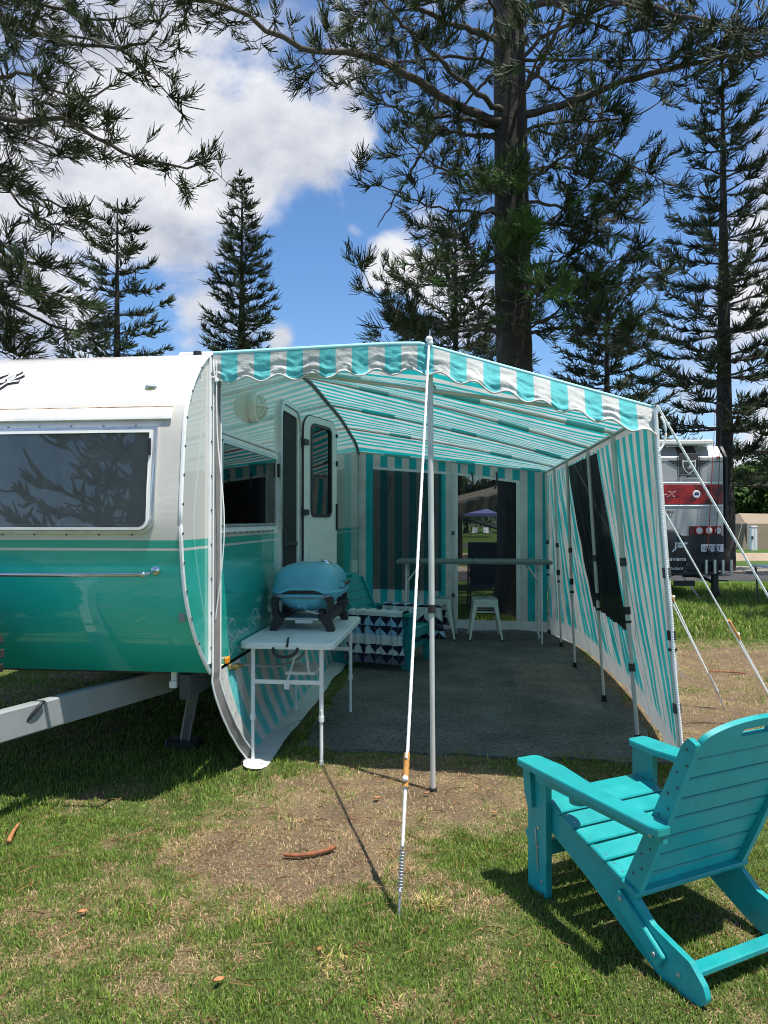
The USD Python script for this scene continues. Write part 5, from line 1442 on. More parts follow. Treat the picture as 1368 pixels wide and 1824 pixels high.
for s in (-1, 1):
    put(carp, 'headlight', box((s * .68, -.045, .88), (.32, .04, .15), ch=.015), M['lens_white'])
    put(carp, 'wing_mirror', box((s * 1.0, 1.35, 1.2), (.2, .1, .16), ch=.03), M['black'])
    for y in (.85, 3.6):
        put(carp, 'wheel', xf(lathe([(0, .05), (.2, .08), (.22, .12), (.35, .12), (.37, .05), (.37, -.1), (0, -.1)], 20), AX['x'], (s * .80, y, .37)), M['rubber'], smooth=35)
put(carp, 'roof_rack', cat(*[box((0, y, 1.78), (1.4, .06, .04)) for y in (2.0, 2.8, 3.6)], *[box((s * .62, 2.8, 1.76), (.04, 1.9, .05)) for s in (-1, 1)]), M['black'])
# camp table at the right edge
ct = thing('camp_table', 'white topped camp table cut off by the right edge of view', 'table', cw(7.02, 12.4), YAW)
put(ct, 'tabletop', box((0, 0, .675), (.9, .6, .035)), M['table_white'])
for sx in (-1, 1):
    for sy in (-1, 1):
        put(ct, 'leg', rod((sx * .40, sy * .26, .66), (sx * .36, sy * .24, 0), .016, 8), M['dark_grey'])
put(None, 'flag_pole', rod(cw(7.08, 12.9), cw(7.08, 12.9, 1.0), .018, 8), pm('pole_yellow', (.5, .42, .05), .5), label='short yellow marker stake behind the white camp table', catg='stake')

# ------------------------------------------------------------------ camp seen through the mesh door
gz_ = thing('gazebo', 'blue pop-up gazebo seen through the mesh door', 'gazebo', cw(7.9, 60), YAW)
gb_ = np.array([(-1.5, -1.5, 2.0), (1.5, -1.5, 2.0), (1.5, 1.5, 2.0), (-1.5, 1.5, 2.0), (0, 0, 2.75), (-1.5, -1.5, 1.75), (1.5, -1.5, 1.75), (1.5, 1.5, 1.75), (-1.5, 1.5, 1.75)])
put(gz_, 'canopy', (gb_, np.array([(0, 1, 4), (1, 2, 4), (2, 3, 4), (3, 0, 4), (0, 5, 6), (0, 6, 1), (1, 6, 7), (1, 7, 2), (2, 7, 8), (2, 8, 3), (3, 8, 5), (3, 5, 0)])), pm('gazebo_blue', (.12, .14, .34), .7, translucent=.15))
for sx in (-1, 1):
    for sy in (-1, 1): put(gz_, 'leg', rod((sx * 1.47, sy * 1.47, 0), (sx * 1.47, sy * 1.47, 1.95), .025, 8), M['alu'])


def camp_chair(label, loc, rz, m_, hh=.85):
    c = thing('camp_chair', label, 'chair', loc, rz)
    put(c, 'seat', box((0, 0, .42), (.5, .45, .025)), m_); put(c, 'backrest', xf(box((0, 0, 0), (.5, .02, hh - .42)), rotm([1, 0, 0], .15), (0, -.25, (hh + .42) / 2)), m_)
    for sx in (-1, 1):
        for sy in (-1, 1): put(c, 'leg', rod((sx * .26, sy * .2, .58 if sy > 0 else hh), (sx * .28, sy * .24, 0), .014, 6), M['dark_grey'])
        put(c, 'armrest', box((sx * .28, 0, .60), (.05, .42, .025)), M['black'])
    return c


camp_chair('white camp chair standing left under the blue gazebo', cw(7.2, 57), YAW + 2.6, M['plate_w'])
camp_chair('white camp chair standing right under the blue gazebo', cw(8.3, 57), YAW + 3.5, M['plate_w'])
camp_chair('dark blue grey camp chair standing just outside the mesh door', cw(1.66, 11.6), YAW + 3.1, pm('camp_fabric', (.06, .065, .10), .8), 1.12)
cs = thing('camp_awning', 'dark camp awning with slanting struts beyond the mesh door', 'awning', cw(1.45, 14.5), YAW)
put(cs, 'shade_cloth', (np.array([(-.1, 0, 1.78), (1.5, 0, 2.15), (1.5, 1.4, 2.35), (-.1, 1.4, 1.95), (-.1, 0, 1.55), (1.5, 0, 1.90)], float), np.array([(0, 1, 2), (0, 2, 3), (4, 5, 1), (4, 1, 0)])), pm('shade_olive', (.12, .115, .08), .8))
put(cs, 'strut', rod((-.1, 0, 1.60), (1.4, .05, 1.15), .022, 8), M['black'])
put(cs, 'strut', rod((-.1, .3, 1.66), (1.4, .35, 1.22), .014, 8), M['alu'])
put(cs, 'pole', rod((-.1, 0, 0), (-.1, 0, 1.75), .025, 8), M['dark_grey']); put(cs, 'pole', rod((1.5, 0, 0), (1.5, 0, 2.15), .025, 8), M['dark_grey'])

# ------------------------------------------------------------------ litter on the lawn
M['bark_red'] = pm('fallen_twig', (.22, .075, .03), .8, var=.4, scale=40)
M['dry_leaf'] = pm('dry_leaf', (.34, .15, .055), .7, var=.25, scale=40)
p0, p1, p2 = gnd(505, 1530), gnd(550, 1529), gnd(597, 1518)
put(None, 'fallen_twig', tube(spline([p0 + [0, 0, .02], p1 + [0, 0, .018], p2 + [0, 0, .026]], 16), np.linspace(.008, .011, 16), 7), M['bark_red'], smooth=True, label='curved red brown pine twig lying on the bare turf', catg='twig')
put(None, 'fallen_twig', tube(spline([gnd(15, 1507) + [0, 0, .02], gnd(24, 1492) + [0, 0, .03], gnd(34, 1477) + [0, 0, .028]], 10), np.linspace(.012, .006, 10), 6), M['dry_leaf'], smooth=True, label='short orange twig lying at the left of the lawn', catg='twig')
put(None, 'fallen_twig', tube(spline([gnd(1262, 1200) + [0, 0, .02], gnd(1290, 1201) + [0, 0, .025], gnd(1328, 1203) + [0, 0, .02]], 10), .008, 6), M['bark_red'], smooth=True, label='thin red twig lying on the straw behind the guy rope', catg='twig')
for (u, v, s, lb) in ((672, 1423, .024, 'small orange leaf lying left of the wooden slider'), (390, 1748, .022, 'orange brown leaf lying on the grass at the bottom'), (148, 1626, .022, 'reddish leaf lying on the left of the lawn'), (760, 1414, .018, 'pale leaf lying beside the foot of the front pole'), (882, 1448, .016, 'whitish leaf lying right of the front pole'), (870, 1406, .014, 'tiny yellow leaf lying near the edge of the shade'), (570, 1692, .016, 'small reddish leaf lying on the green turf')):
    c = gnd(u, v, .017); r_ = np.random.default_rng(int(u)); a = r_.uniform(0, 6.28)
    L_, F_, _ = sheet(lambda t, w: np.stack([(t - .5) * 2 * s, w * s * .55 * np.sin(np.pi * np.clip(t, .02, .98)), .3 * s * (w ** 2) + .25 * s * t], 1), np.linspace(0, 1, 8), np.linspace(-1, 1, 5))
    put(None, 'fallen_leaf', (L_ @ rotm([0, 0, 1], a).T + c, F_), M['dry_leaf'], smooth=True, label=lb, catg='leaf')

# ------------------------------------------------------------------ trees


def unit(v): return v / np.maximum(np.linalg.norm(v, axis=-1, keepdims=True), 1e-9)


def clusters(base, direc, L, n, r, rad, up=0.6, spread=.75, K=3, back=.5):
    """brushes of cord-like needles. base, direc (N,3), L (N,) -> strands P (N*n,K,3) and radii"""
    N = len(base)
    b = np.repeat(base, n, 0); d = np.repeat(unit(direc), n, 0); l = np.repeat(L, n)
    q = unit(r.normal(size=(N * n, 3)))
    q = unit(q - (q * d).sum(1, keepdims=True) * d)
    s = r.uniform(-back, .5, N * n)[:, None] * l[:, None]
    st = b + d * s
    tip = 1 - np.clip((s / l[:, None] + back) / (back + .5), 0, 1) * .45
    v = unit(d * .70 + q * spread * r.uniform(.45, 1.0, (N * n, 1)) + np.array([0, 0, up * .25]))
    ln = (l * r.uniform(.55, 1.1, N * n))[:, None] * (0.5 + .5 * tip)
    P = [st]
    for k in range(1, K):
        P.append(P[-1] + v * ln / (K - 1)); v = unit(v + np.array([0, 0, up * .62]) + d * .28 + r.normal(size=v.shape) * .05)
    P = np.stack(P, 1)
    R = rad * np.linspace(1.0, .62, K)[None] * r.uniform(.8, 1.2, (N * n, 1))
    return P, R


class Tree:
    def __init__(s, name, label, loc, group=None):
        s.t = thing(name, label, 'tree', loc, 0, group); s.fol = []; s.col = []; s.loc = np.asarray(loc, float)

    def branch(s, pts, r0, r, tw=1.0, dens=1.0, start=.25, ncl=17, cl=.24, crad=.0068, young=0.0, sub=True, foliage=1.0, tip=True):
        P = spline(np.asarray(pts, float), 24)
        P[1:-1] += r.normal(size=(22, 3)) * .010 * (1 + r0 * 10)
        L = np.linalg.norm(np.diff(P, axis=0), axis=1).sum()
        wood = [tube(P, np.linspace(r0, max(.006, r0 * .22), 24), 8)]
        t = np.gradient(P, axis=0); t = unit(t)
        n = max(3, int(L * 5.5 * dens))
        at = np.sort(r.uniform(start, 1.0, n)); ii = at * 23
        i0 = np.clip(ii.astype(int), 0, 22); f = (ii - i0)[:, None]
        b0 = P[i0] * (1 - f) + P[i0 + 1] * f; tt = t[i0]
        side = unit(np.cross(tt, [0, 0, 1.0])) * np.where(np.arange(n) % 2, 1, -1)[:, None]
        dd = unit(side * r.uniform(.5, 1.1, (n, 1)) + tt * r.uniform(.35, .9, (n, 1)) + np.stack([0 * at, 0 * at, r.uniform(-.55, .35, n)], 1))
        ln = tw * (1.05 - .55 * at) * r.uniform(.45, 1.15, n)
        Q = [b0]; v = dd
        for k in range(5):
            Q.append(Q[-1] + v * (ln / 5)[:, None]); v = unit(v + np.array([0, 0, .22 if k > 1 else -.12]) + r.normal(size=v.shape) * .13)
        Q = np.stack(Q, 1)
        wood.append(tubes(Q, np.linspace(.0085, .0035, 6)[None] * np.ones((n, 1)), 4))
        bases, dirs, Ls = [Q[:, 5]], [Q[:, 5] - Q[:, 4]], [np.full(n, cl)]
        mk = r.random(n) < .6 * foliage
        bases.append(Q[mk, 4]); dirs.append((Q[:, 4] - Q[:, 3])[mk] + r.normal(size=(mk.sum(), 3)) * .06); Ls.append(np.full(mk.sum(), cl * .9))
        mk = r.random(n) < .35 * foliage
        bases.append(Q[mk, 3]); dirs.append((Q[:, 3] - Q[:, 2])[mk] + r.normal(size=(mk.sum(), 3)) * .12); Ls.append(np.full(mk.sum(), cl * .8))
        if sub:                                           # short second-order twigs
            m = int(n * 1.2); w = r.integers(0, n, m); kk = r.integers(2, 5, m)
            sb = Q[w, kk]; sdir = unit(Q[w, kk + 1] - Q[w, kk] + r.normal(size=(m, 3)) * .10)
            sdir = unit(sdir + unit(r.normal(size=(m, 3))) * .9 + [0, 0, .25]); sl = tw * .28 * r.uniform(.5, 1.2, m)
            S = np.stack([sb + sdir * (sl * q_)[:, None] + np.array([0, 0, .05]) * q_ * q_ for q_ in (0, .5, 1)], 1)
            wood.append(tubes(S, np.linspace(.0055, .003, 3)[None] * np.ones((m, 1)), 3))
            bases.append(S[:, 2]); dirs.append(S[:, 2] - S[:, 1]); Ls.append(np.full(m, cl * .85))
        if tip: bases.append(P[-1:]); dirs.append(P[-1:] - P[-2:-1]); Ls.append(np.array([cl * 1.1]))
        bases, dirs, Ls = np.vstack(bases), np.vstack(dirs), np.concatenate(Ls) * r.uniform(.8, 1.2, sum(map(len, Ls)))
        keep = r.random(len(bases)) < (.92 if foliage >= 1 else foliage)
        bases, dirs, Ls = bases[keep], dirs[keep], Ls[keep]
        if len(bases):
            SP, SR = clusters(bases, dirs, Ls, ncl, r, crad)
            s.fol.append(tubes(SP, SR, 3, cap=False))
            g = np.array([.034, .052, .020]) * r.uniform(.6, 1.5, (len(bases), 1)) + np.array([.016, .010, .0]) * r.random((len(bases), 1))
            yg = np.array([.062, .125, .026]) * r.uniform(.8, 1.3, (len(bases), 1))
            c = np.where(r.random((len(bases), 1)) < young, yg, g)
            s.col.append(np.repeat(c, ncl * SP.shape[1] * 3, 0))
        put(s.t, 'branch', cat(*wood), M['branch'], smooth=True, world=True)

    def finish(s):
        v = cat(*s.fol); put(s.t, 'crown', v, M['leaf'], smooth=True, col=np.vstack(s.col), world=True, kind='stuff')


def trunk_mesh(base, top, r0, r1, seed, flare=True):
    zs = np.r_[np.linspace(0, 1.2, 14), np.linspace(1.2, top[2], 90)[1:]]
    na = 36; an = np.arange(na) / na * 2 * np.pi
    k = zs / top[2]
    cx = base[0] + (top[0] - base[0]) * k; cy = base[1] + (top[1] - base[1]) * k
    rr = r0 + (r1 - r0) * k + (.16 * np.exp(-zs / .35) if flare else 0)
    A, Z = np.meshgrid(an, zs); Rr = rr[:, None] * (1 + .16 * fb(np.cos(A) * 2, np.sin(A) * 2, Z * 1.2, 1.6, 4, seed) + .05 * fb(np.cos(A) * 3, np.sin(A) * 3, Z * 5, 3, 3, seed + 1))
    V = np.stack([cx[:, None] + Rr * np.cos(A), cy[:, None] + Rr * np.sin(A), Z], -1).reshape(-1, 3)
    i = (np.arange(len(zs) - 1)[:, None] * na + np.arange(na)[None]).ravel(); j = (np.arange(len(zs) - 1)[:, None] * na + (np.arange(na) + 1)[None] % na).ravel()
    F = np.vstack([np.stack([i, j, j + na], 1), np.stack([i, j + na, i + na], 1)])
    return V, F


# the big pine just behind the awning
r = np.random.default_rng(5)
tb0 = cw(2.12, 11.2); ttop = dep(900, -300, 11.3)
big = Tree('pine_tree', 'big Norfolk pine with thick dark trunk rising just behind the awning', tb0)
axis_at = lambda z: tb0 + (np.array([ttop[0], ttop[1], ttop[2]]) - tb0) * (z / ttop[2])
put(big.t, 'trunk', trunk_mesh(tb0, np.array([*axis_at(15)[:2], 15.0]), .315, .20, 3), M['bark'], smooth=True, world=True)


def pxl(*pts): return [dep(u, v, d) for u, v, d in pts]


def at_v(v, d=11.2): return dep(684 + 0, v, d)[2]


# the limbs that can be told apart, each leaving the trunk where it does
def limb(pts, r0, **k):
    z = dep(*pts[0])[2]; start = axis_at(z)
    big.branch([start] + pxl(*pts[1:]), r0, r, **k)


limb([(890, 215, 11.2), (780, 165, 10.4), (650, 100, 9.6), (520, 75, 9.0), (400, 8, 8.5), (310, 5, 8.2)], .075, tw=1.0, dens=1.20, start=.35)
limb([(890, 205, 11.2), (820, 140, 10.3), (735, 60, 9.4), (660, -20, 8.6)], .05, tw=1.1, dens=1.04)
limb([(950, 205, 11.2), (1060, 165, 10.6), (1200, 120, 9.9), (1380, 92, 9.3), (1500, 70, 9.0)], .065, tw=.9, dens=.9, start=.3)
limb([(945, 180, 11.2), (975, 90, 10.7), (1005, 20, 10.3), (1040, -80, 9.9)], .055, tw=1.0, dens=.9)
limb([(950, 105, 11.2), (1080, 108, 10.4), (1210, 100, 9.8), (1300, 80, 9.5)], .03, tw=.9, dens=1.04)
limb([(890, 70, 11.2), (800, 40, 10.6), (720, 5, 10.0), (640, -30, 9.6)], .06, tw=1.0, dens=1.04)
limb([(955, 20, 11.2), (1080, 0, 10.0), (1230, 30, 8.8), (1345, 50, 8.0)], .06, tw=1.1, dens=1.34, start=.4)
limb([(950, 230, 11.2), (1040, 255, 11.2), (1120, 290, 11.2), (1190, 330, 11.2)], .03, tw=.9, dens=1.34)
limb([(895, 238, 11.2), (830, 240, 11.1), (787, 230, 11.0)], .062, tw=.8, dens=1.24, start=.3, foliage=.7)
big.branch(pxl((787, 230, 11.0), (735, 300, 11.0), (700, 360, 11.0), (672, 405, 11.0)), .030, r, tw=.25, dens=.6, foliage=.12, tip=False)
limb([(930, 385, 11.2), (850, 378, 10.8), (760, 365, 10.4), (690, 335, 10.1), (640, 312, 9.9)], .026, tw=.55, dens=.9, foliage=.5, start=.3, cl=.22)
limb([(930, 440, 11.2), (880, 460, 10.4), (800, 468, 9.8), (720, 470, 9.5)], .024, tw=.8, dens=1.34, young=.45)
limb([(930, 350, 11.2), (880, 320, 10.3), (890, 300, 9.8)], .02, tw=.8, dens=2.28, young=.5)
limb([(925, 610, 11.2), (850, 580, 10.8), (760, 570, 10.5), (690, 540, 10.2), (645, 475, 10.0)], .024, tw=.5, dens=.9, start=.35, cl=.24)
limb([(925, 600, 11.2), (830, 580, 10.8), (740, 585, 10.5), (668, 580, 10.3)], .022, tw=.45, dens=.9, start=.35, cl=.24)
limb([(960, 445, 11.2), (985, 390, 10.6), (1030, 350, 10.3), (1060, 320, 10.1)], .022, tw=.7, dens=1.66, young=.35)
limb([(950, 330, 11.2), (1000, 300, 10.6), (1060, 320, 10.4), (1130, 340, 10.2)], .03, tw=.9, dens=1.66, young=.15)
limb([(955, 395, 11.2), (1030, 405, 10.9), (1098, 420, 10.8)], .04, tw=.9, dens=1.66)
limb([(955, 580, 11.2), (1010, 540, 10.6), (1060, 490, 10.3), (1130, 450, 10.2)], .024, tw=.7, dens=1.34, young=.3)
limb([(960, 600, 11.2), (1030, 565, 10.6), (1100, 590, 10.4), (1160, 635, 10.2)], .022, tw=.7, dens=1.34, young=.25)
limb([(955, 500, 11.2), (1040, 510, 11.0), (1140, 500, 10.8), (1180, 490, 10.7)], .024, tw=.7, dens=1.34)
limb([(930, 520, 11.2), (960, 500, 10.2), (985, 520, 9.7)], .018, tw=.5, dens=2.28, young=.8)
limb([(930, 420, 11.2), (930, 410, 10.2), (925, 400, 9.8)], .016, tw=.4, dens=2.70, young=.9)
for k, (z, n_, ln) in enumerate([(4.3, 4, 2.2), (5.3, 4, 2.4), (6.4, 4, 2.6), (7.5, 4, 2.9), (8.6, 5, 3.1), (9.7, 5, 3.0), (10.8, 5, 2.7), (11.9, 5, 2.4), (13.0, 5, 1.9), (14.1, 5, 1.4)]):
    for a in np.arange(n_) / n_ * 2 * np.pi + k * 1.1 + r.uniform(-.25, .25, n_):
        l = ln * r.uniform(.7, 1.1); dr_ = np.array([math.cos(a), math.sin(a), 0]); c = axis_at(z)
        if dr_[1] < -.45 and z < 5.5: l *= .6
        big.branch([c, c + dr_ * l * .4 + [0, 0, .10 * l], c + dr_ * l * .75 + [0, 0, .10 * l], c + dr_ * l + [0, 0, .22 * l]], .034, r, tw=.85, dens=1.1 if z < 9.6 else .6, start=.3, ncl=17, young=.06, sub=z < 10)
put(big.t, 'branch', tube([axis_at(14.9), axis_at(16.0)], [.07, .02], 8), M['branch'], world=True)
big.finish()

# the pine on the left, its trunk out of view
lb_ = cw(-6.7, 9.6)
left = Tree('pine_tree', 'pine whose long shaggy boughs reach in above the white caravan from the left', lb_)
put(left.t, 'trunk', trunk_mesh(lb_, lb_ + [0.2, 0.1, 15], .33, .08, 9), M['bark'], smooth=True, world=True)
r = np.random.default_rng(8)


def lbough(z, pts, r0, **k):
    left.branch([lb_ + [0, 0, z]] + pxl(*pts), r0, r, **k)


lbough(7.6, [(-60, 10, 9.4), (60, 55, 9.0), (170, 82, 8.8), (245, 80, 8.7), (280, 55, 8.7)], .06, tw=1.0, dens=0.90, start=.3)
lbough(7.7, [(-40, 20, 9.2), (120, 65, 8.9), (225, 95, 8.8), (275, 140, 8.8), (330, 190, 8.8), (365, 196, 8.8)], .03, tw=.35, dens=.45, foliage=.35, start=.72)
lbough(6.9, [(-60, 190, 9.3), (40, 215, 9.0), (120, 215, 8.8), (190, 255, 8.8), (270, 285, 8.7), (340, 300, 8.7), (362, 290, 8.7)], .055, tw=1.0, dens=1.00, start=.3)
lbough(7.0, [(-40, 170, 8.6), (30, 130, 8.3), (110, 165, 8.2), (200, 150, 8.1)], .045, tw=1.0, dens=0.90)
lbough(6.7, [(-60, 200, 9.9), (40, 240, 9.9), (130, 275, 9.9)], .04, tw=.9, dens=0.74)
lbough(7.8, [(-60, -30, 9.9), (60, 0, 10), (150, 30, 10), (235, 30, 10)], .05, tw=1.0, dens=0.85)
lbough(8.2, [(-60, -90, 9.5), (60, -60, 9.2), (160, -20, 9.0)], .05, tw=1.0, dens=0.85)
lbough(6.0, [(-60, 280, 9.4), (10, 335, 9.1), (60, 385, 9.0), (110, 400, 8.9)], .04, tw=.8, dens=0.80)
lbough(5.9, [(-60, 300, 9.2), (30, 330, 9.0), (90, 360, 8.9), (160, 400, 8.9)], .04, tw=.7, dens=0.64, start=.4)
lbough(5.2, [(-60, 400, 9.4), (0, 430, 9.1), (60, 470, 8.9), (120, 470, 8.9)], .045, tw=.9, dens=1.00)
lbough(4.9, [(-60, 480, 9.0), (0, 500, 8.7), (70, 520, 8.4), (130, 535, 8.3)], .045, tw=.9, dens=1.06, young=.15)
lbough(4.7, [(-60, 520, 9.6), (20, 545, 9.4), (80, 575, 9.2), (180, 590, 9.1)], .045, tw=.9, dens=1.00, young=.12)
lbough(4.4, [(-60, 560, 9.2), (0, 580, 9.0), (45, 600, 8.9)], .04, tw=.7, dens=0.85)
lbough(4.0, [(-70, 600, 9.2), (-20, 625, 9.2), (30, 620, 9.1)], .035, tw=.6, dens=0.80)
for k, z in enumerate((5, 6.2, 7.4, 8.6, 9.8, 11, 12.2, 13.4)):
    for a in np.arange(4) / 4 * 2 * np.pi + k * .8 + 1.2:
        dr_ = np.array([math.cos(a), math.sin(a), 0])
        if dr_[0] > .35 and z < 8: continue
        l = 3.2 * (1 - z / 18); c = lb_ + [0, 0, z]
        left.branch([c, c + dr_ * l * .5 + [0, 0, .1], c + dr_ * l + [0, 0, .4]], .03, r, tw=.9, dens=.9, ncl=16, sub=False)
left.finish()


def far_pine(name, label, loc, H, half, seed, z0=1.5, pw=.8, nw=34, dens=1.0, group=None, tuft=.30, rad=.05, light=1.0, upc=.28, ns=5, drop=.0):
    """pine with tiers of upturned boughs, each bough fringed with cord-like sprays"""
    r = np.random.default_rng(seed); loc = np.asarray(loc, float)
    t = thing(name, label, 'tree', loc, 0, group)
    put(t, 'trunk', trunk_mesh(np.zeros(3), np.array([0, 0, H * .98]), H * .016 + .05, .02, seed, False), M['bark'], smooth=True)
    P0, P1, P2, br = [], [], [], []
    zs = z0 + (H - z0) * (np.arange(nw) / nw) ** .95
    for i, z in enumerate(zs):
        k = (z - z0) / (H - z0); L = half * (1 - k) ** pw * (1 if k > .06 else .8) + .15
        nb = int(5 + 2 * (1 - k) + r.integers(0, 2))
        for a in np.arange(nb) / nb * 6.283 + r.uniform(0, 6.28):
            l = L * r.uniform(.62, 1.12); d = np.array([math.cos(a), math.sin(a), 0])
            if r.random() < .06: continue
            zz0 = z + r.uniform(-.15, .15)
            c = np.array([0, 0, zz0]); rise = (.05 + upc * k)
            tt = np.linspace(0, 1, 7)
            Q = c + d * (l * tt)[:, None] + np.array([0, 0, 1]) * (l * (rise * tt - .14 * tt * (1 - k) + .26 * tt ** 3))[:, None]
            br.append(Q)
            n = max(4, int(l / .085 * dens)); s = r.uniform(.12, 1.0, n) ** .8
            q = s * 6; j = np.clip(q.astype(int), 0, 5); f = (q - j)[:, None]
            b = Q[j] * (1 - f) + Q[j + 1] * f
            sd = np.array([-d[1], d[0], 0]) * np.where(r.random(n) < .5, 1, -1)[:, None]
            v = unit(sd * r.uniform(.2, 1.0, (n, 1)) + d * r.uniform(.3, .9, (n, 1)) + np.array([0, 0, 1]) * r.uniform(-.25, .45, (n, 1)))
            tl = tuft * r.uniform(.6, 1.25, n)[:, None] * (1.15 - .35 * s[:, None]) * (1 if l > .6 else .7)
            P0.append(b); P1.append(b + v * tl * .55); P2.append(b + v * tl + np.array([0, 0, .3]) * tl)
    B0, B1, B2 = np.vstack(P0), np.vstack(P1), np.vstack(P2)
    n0 = len(B0); B0, B1, B2 = (np.repeat(q, ns, 0) for q in (B0, B1, B2)); n = len(B0)
    ln = np.linalg.norm(B2 - B0, axis=1, keepdims=True); jit = r.normal(size=(n, 3)) * [1, 1, .7]
    off = r.uniform(0, .55, (n, 1)) * (B1 - B0)
    S = np.stack([B0 + off, B1 + off * .6 + jit * ln * .17, B2 + jit * ln * .30], 1)
    put(t, 'boughs', tubes(np.stack(br), np.linspace(.035, .012, 7)[None] * np.ones((len(br), 1)), 4), M['branch'], kind='stuff')
    fol = tubes(S, np.array([.8, 1.0, .45])[None] * rad * r.uniform(.7, 1.3, (n, 1)), 3, cap=False)
    g = np.repeat(np.array([.036, .055, .030]) * light * r.uniform(.55, 1.5, (n0, 1)) + np.array([.012, .008, 0]) * r.random((n0, 1)), ns, 0)
    put(t, 'crown', fol, M['leaf_far'], col=np.repeat(g, 9, 0), kind='stuff')
    return t


def treeat(u, d): return cw((u - 684) / FPX * d, d)


far_pine('pine_tree', 'bushy Norfolk pine with open tiers behind the white caravan roof', treeat(207, 33), EYE[2] + (925 - 338) / FPX * 33, 3.5, 21, z0=3, pw=.60, nw=14, dens=.95, tuft=.44, rad=.022, upc=.16, ns=5)
far_pine('pine_tree', 'slim pointed Norfolk pine above the left end of the awning', treeat(430, 37), EYE[2] + (925 - 303) / FPX * 37, 2.35, 22, z0=4, pw=.60, nw=25, dens=1.0, tuft=.44, rad=.023, upc=.24, ns=5)
far_pine('pine_tree', 'tall dark Norfolk pine behind the parked silver caravan', treeat(1291, 20.5), EYE[2] + (925 - 70) / FPX * 20.5, 3.1, 23, z0=2.6, pw=.68, nw=19, dens=1.35, tuft=.32, rad=.0145, upc=.16, ns=5)
far_pine('pine_tree', 'smaller Norfolk pine seen through the boughs left of the big trunk', treeat(812, 27), EYE[2] + (925 - 395) / FPX * 27, 3.4, 24, z0=2.6, pw=.72, nw=16, dens=1.1, tuft=.40, rad=.018, ns=5)
far_pine('pine_tree', 'smaller Norfolk pine between the big trunk and the right hand pine', treeat(1082, 29), EYE[2] + (925 - 470) / FPX * 29, 3.6, 25, z0=2.6, pw=.72, nw=16, dens=1.1, tuft=.40, rad=.019, ns=5)
far_pine('pine_tree', 'pine mirrored in the left half of the front window of the white caravan', np.array([-7.5, -9.0, 0]), 13.0, 3.6, 61, z0=2, nw=16, dens=.7, tuft=.5, rad=.045, ns=2)
far_pine('pine_tree', 'pine mirrored in the right half of the front window of the white caravan', np.array([-3.6, -12.0, 0]), 15.0, 3.9, 62, z0=2, nw=16, dens=.7, tuft=.5, rad=.045, ns=2)


far_pine('pine_tree', 'pine past the right edge shading the grass beside the parked silver caravan', cw(10.2, 10.6), 15.0, 3.6, 63, z0=3.2, nw=18, dens=.8, tuft=.5, rad=.04, ns=2)


# broad-leaved trees along the far side
def leafy(label, loc, H, R, seed, nl=9000, col=(.040, .075, .018), leaf=.16, group=None):
    r = np.random.default_rng(seed)
    t = thing('leafy_tree', label, 'tree', loc, 0, group)
    put(t, 'trunk', trunk_mesh(np.zeros(3), np.array([0, 0, H * .7]), .22, .08, seed), M['bark'], smooth=True)
    nb = 34
    cz = r.uniform(.22, .92, nb) * H; rad_ = R * np.sqrt(np.clip(1 - ((cz / H - .5) / .55) ** 2, .05, 1)) * r.uniform(.35, .95, nb); a = r.uniform(0, 6.28, nb)
    C = np.stack([rad_ * np.cos(a), rad_ * np.sin(a), cz], 1); cr = R * r.uniform(.22, .42, nb)
    put(t, 'limb', cat(*[tube([(0, 0, cz[k] * .45), C[k] * [.6, .6, .85], C[k]], [.07, .04, .015], 5) for k in range(nb)]), M['branch'], kind='stuff')
    w = r.integers(0, nb, nl); dv = unit(r.normal(size=(nl, 3)) + [0, 0, .35])
    p = C[w] + dv * (cr[w] * r.uniform(.62, 1.05, nl))[:, None]
    p[:, 2] = np.maximum(p[:, 2], .15)
    n_ = unit(dv + r.normal(size=(nl, 3)) * .6); x = unit(np.cross(n_, r.normal(size=(nl, 3)))); y = np.cross(n_, x)
    s = leaf * r.uniform(.6, 1.3, (nl, 1))
    V = np.stack([p - x * s, p + y * s * .55, p + x * s, p - y * s * .55], 1).reshape(-1, 3)
    o = (np.arange(nl) * 4)[:, None]; F = np.vstack([o + [0, 1, 2], o + [0, 2, 3]])
    tone = r.uniform(.55, 1.5, nb)[w][:, None] * r.uniform(.75, 1.25, (nl, 1))
    put(t, 'crown', (V, F), M['leaf_far'], col=np.repeat(np.array(col) * tone, 4, 0), kind='stuff')


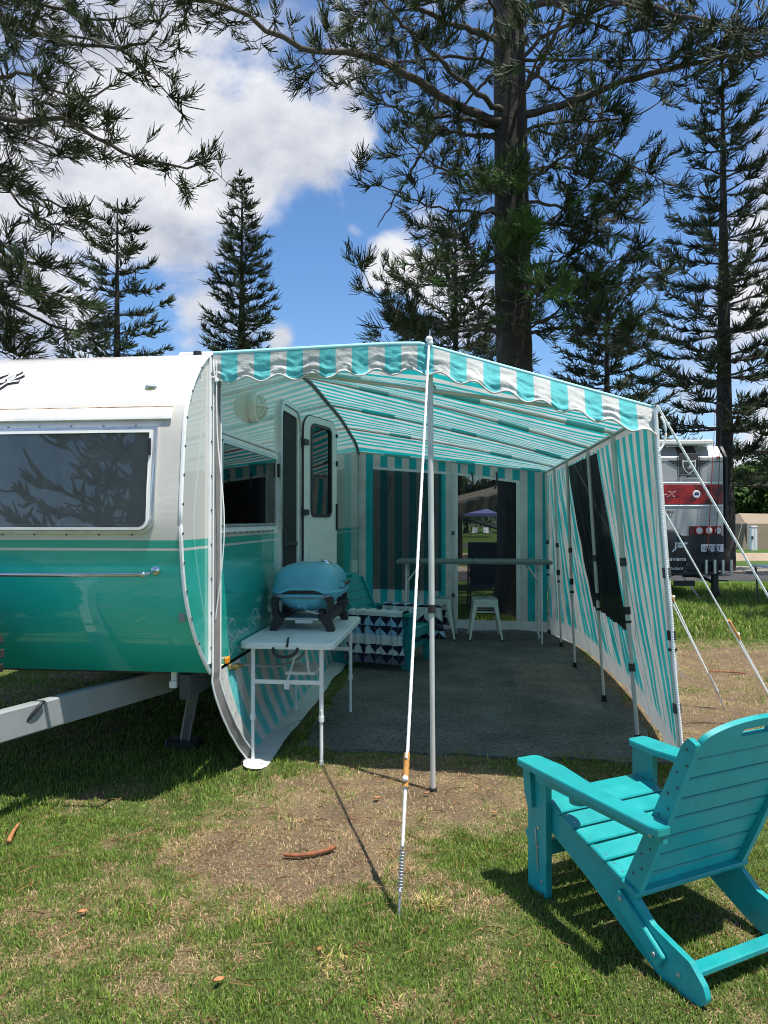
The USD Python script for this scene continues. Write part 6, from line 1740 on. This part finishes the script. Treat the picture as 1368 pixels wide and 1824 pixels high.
leafy('tall leafy dark tree at the right edge behind the tan tent', treeat(1385, 58), 6.8, 3.8, 31, col=(.035, .070, .018))
leafy('round leafy tree right above the tan tent ridge', treeat(1345, 56), 5.6, 3.0, 32, col=(.050, .092, .016))
leafy('leafy tree beside the far end of the parked silver caravan', treeat(1305, 57), 5.3, 3.2, 33, col=(.040, .080, .016))
leafy('leafy tree hidden mostly by the parked silver caravan', treeat(1255, 60), 5.0, 3.2, 34)
leafy('dark leafy tree seen at the top of the mesh door behind the gazebo', treeat(830, 78), 8.5, 5.5, 35, col=(.05, .085, .02))
leafy('dark leafy tree behind the mesh door beside the big trunk', treeat(925, 80), 8.5, 5.5, 36)
leafy('low leafy tree far off behind the awning window', treeat(730, 76), 8.0, 5.5, 37)
for k, u in enumerate((1430, 1520)):
    leafy(['leafy tree beyond the right edge of view', 'leafy tree far beyond the right edge of view'][k], treeat(u, 57), 6.0, 3.8, 40 + k, nl=3000, leaf=.28)
far_pine('pine_tree', 'tiny distant pine showing above the leafy trees on the right', treeat(1337, 95), EYE[2] + (925 - 822) / FPX * 95, 1.3, 27, z0=3, nw=14, dens=.6, tuft=.5, rad=.07)
hx_ = np.linspace(-140, 160, 80); hv = []
hp_ = np.array([cw(c, 120 + 6 * math.sin(c * .05)) for c in hx_]); hh = 5.5 + 3.0 * np.clip(fb(hx_, 0, 0, .05, 3, 91) + .4, 0, 1) + 4.0 * np.exp(-((hx_ - 75) / 30) ** 2)
ht = np.linspace(0, 1, 6)
HV = np.concatenate([np.stack([hp_[:, 0], hp_[:, 1] + 60 * q, hh * math.sin(q * math.pi / 2) * 1.0 - .5], 1) for q in ht]); k = len(hx_)
i = (np.arange(5)[:, None] * k + np.arange(k - 1)[None]).ravel()
put(None, 'hills', (HV, np.vstack([np.stack([i, i + 1, i + k + 1], 1), np.stack([i, i + k + 1, i + k], 1)])), pm('hill_green', (.040, .062, .022), .95, var=.4, scale=.25, bump=1.0, bscale=1.2), smooth=True, kind='structure', label='low wooded rise along the horizon')

GROUPS = {'guy_rope': 'guy ropes holding the awning', 'metal_stool': 'metal stools at the bar table', 'garden_chair': 'turquoise garden chairs', 'towel': 'patterned towels on the garden chair', 'pine_tree': 'Norfolk pines around the camp ground',
          'leafy_tree': 'leafy trees along the far side', 'fallen_leaf': 'leaves fallen on the lawn', 'fallen_twig': 'twigs fallen on the lawn', 'camp_chair': 'camp chairs beyond the mesh door', 'fishing_rod': 'fishing rods behind the parked caravan', 'caravan': 'caravans on the camp ground'}
for p in stage.GetPrimAtPath('/World').GetChildren():
    nm = p.GetName(); base = nm[:-4] if nm[-4:-3] == '_' and nm[-3:].isdigit() else nm
    if base in GROUPS: p.SetCustomDataByKey('group', GROUPS[base])
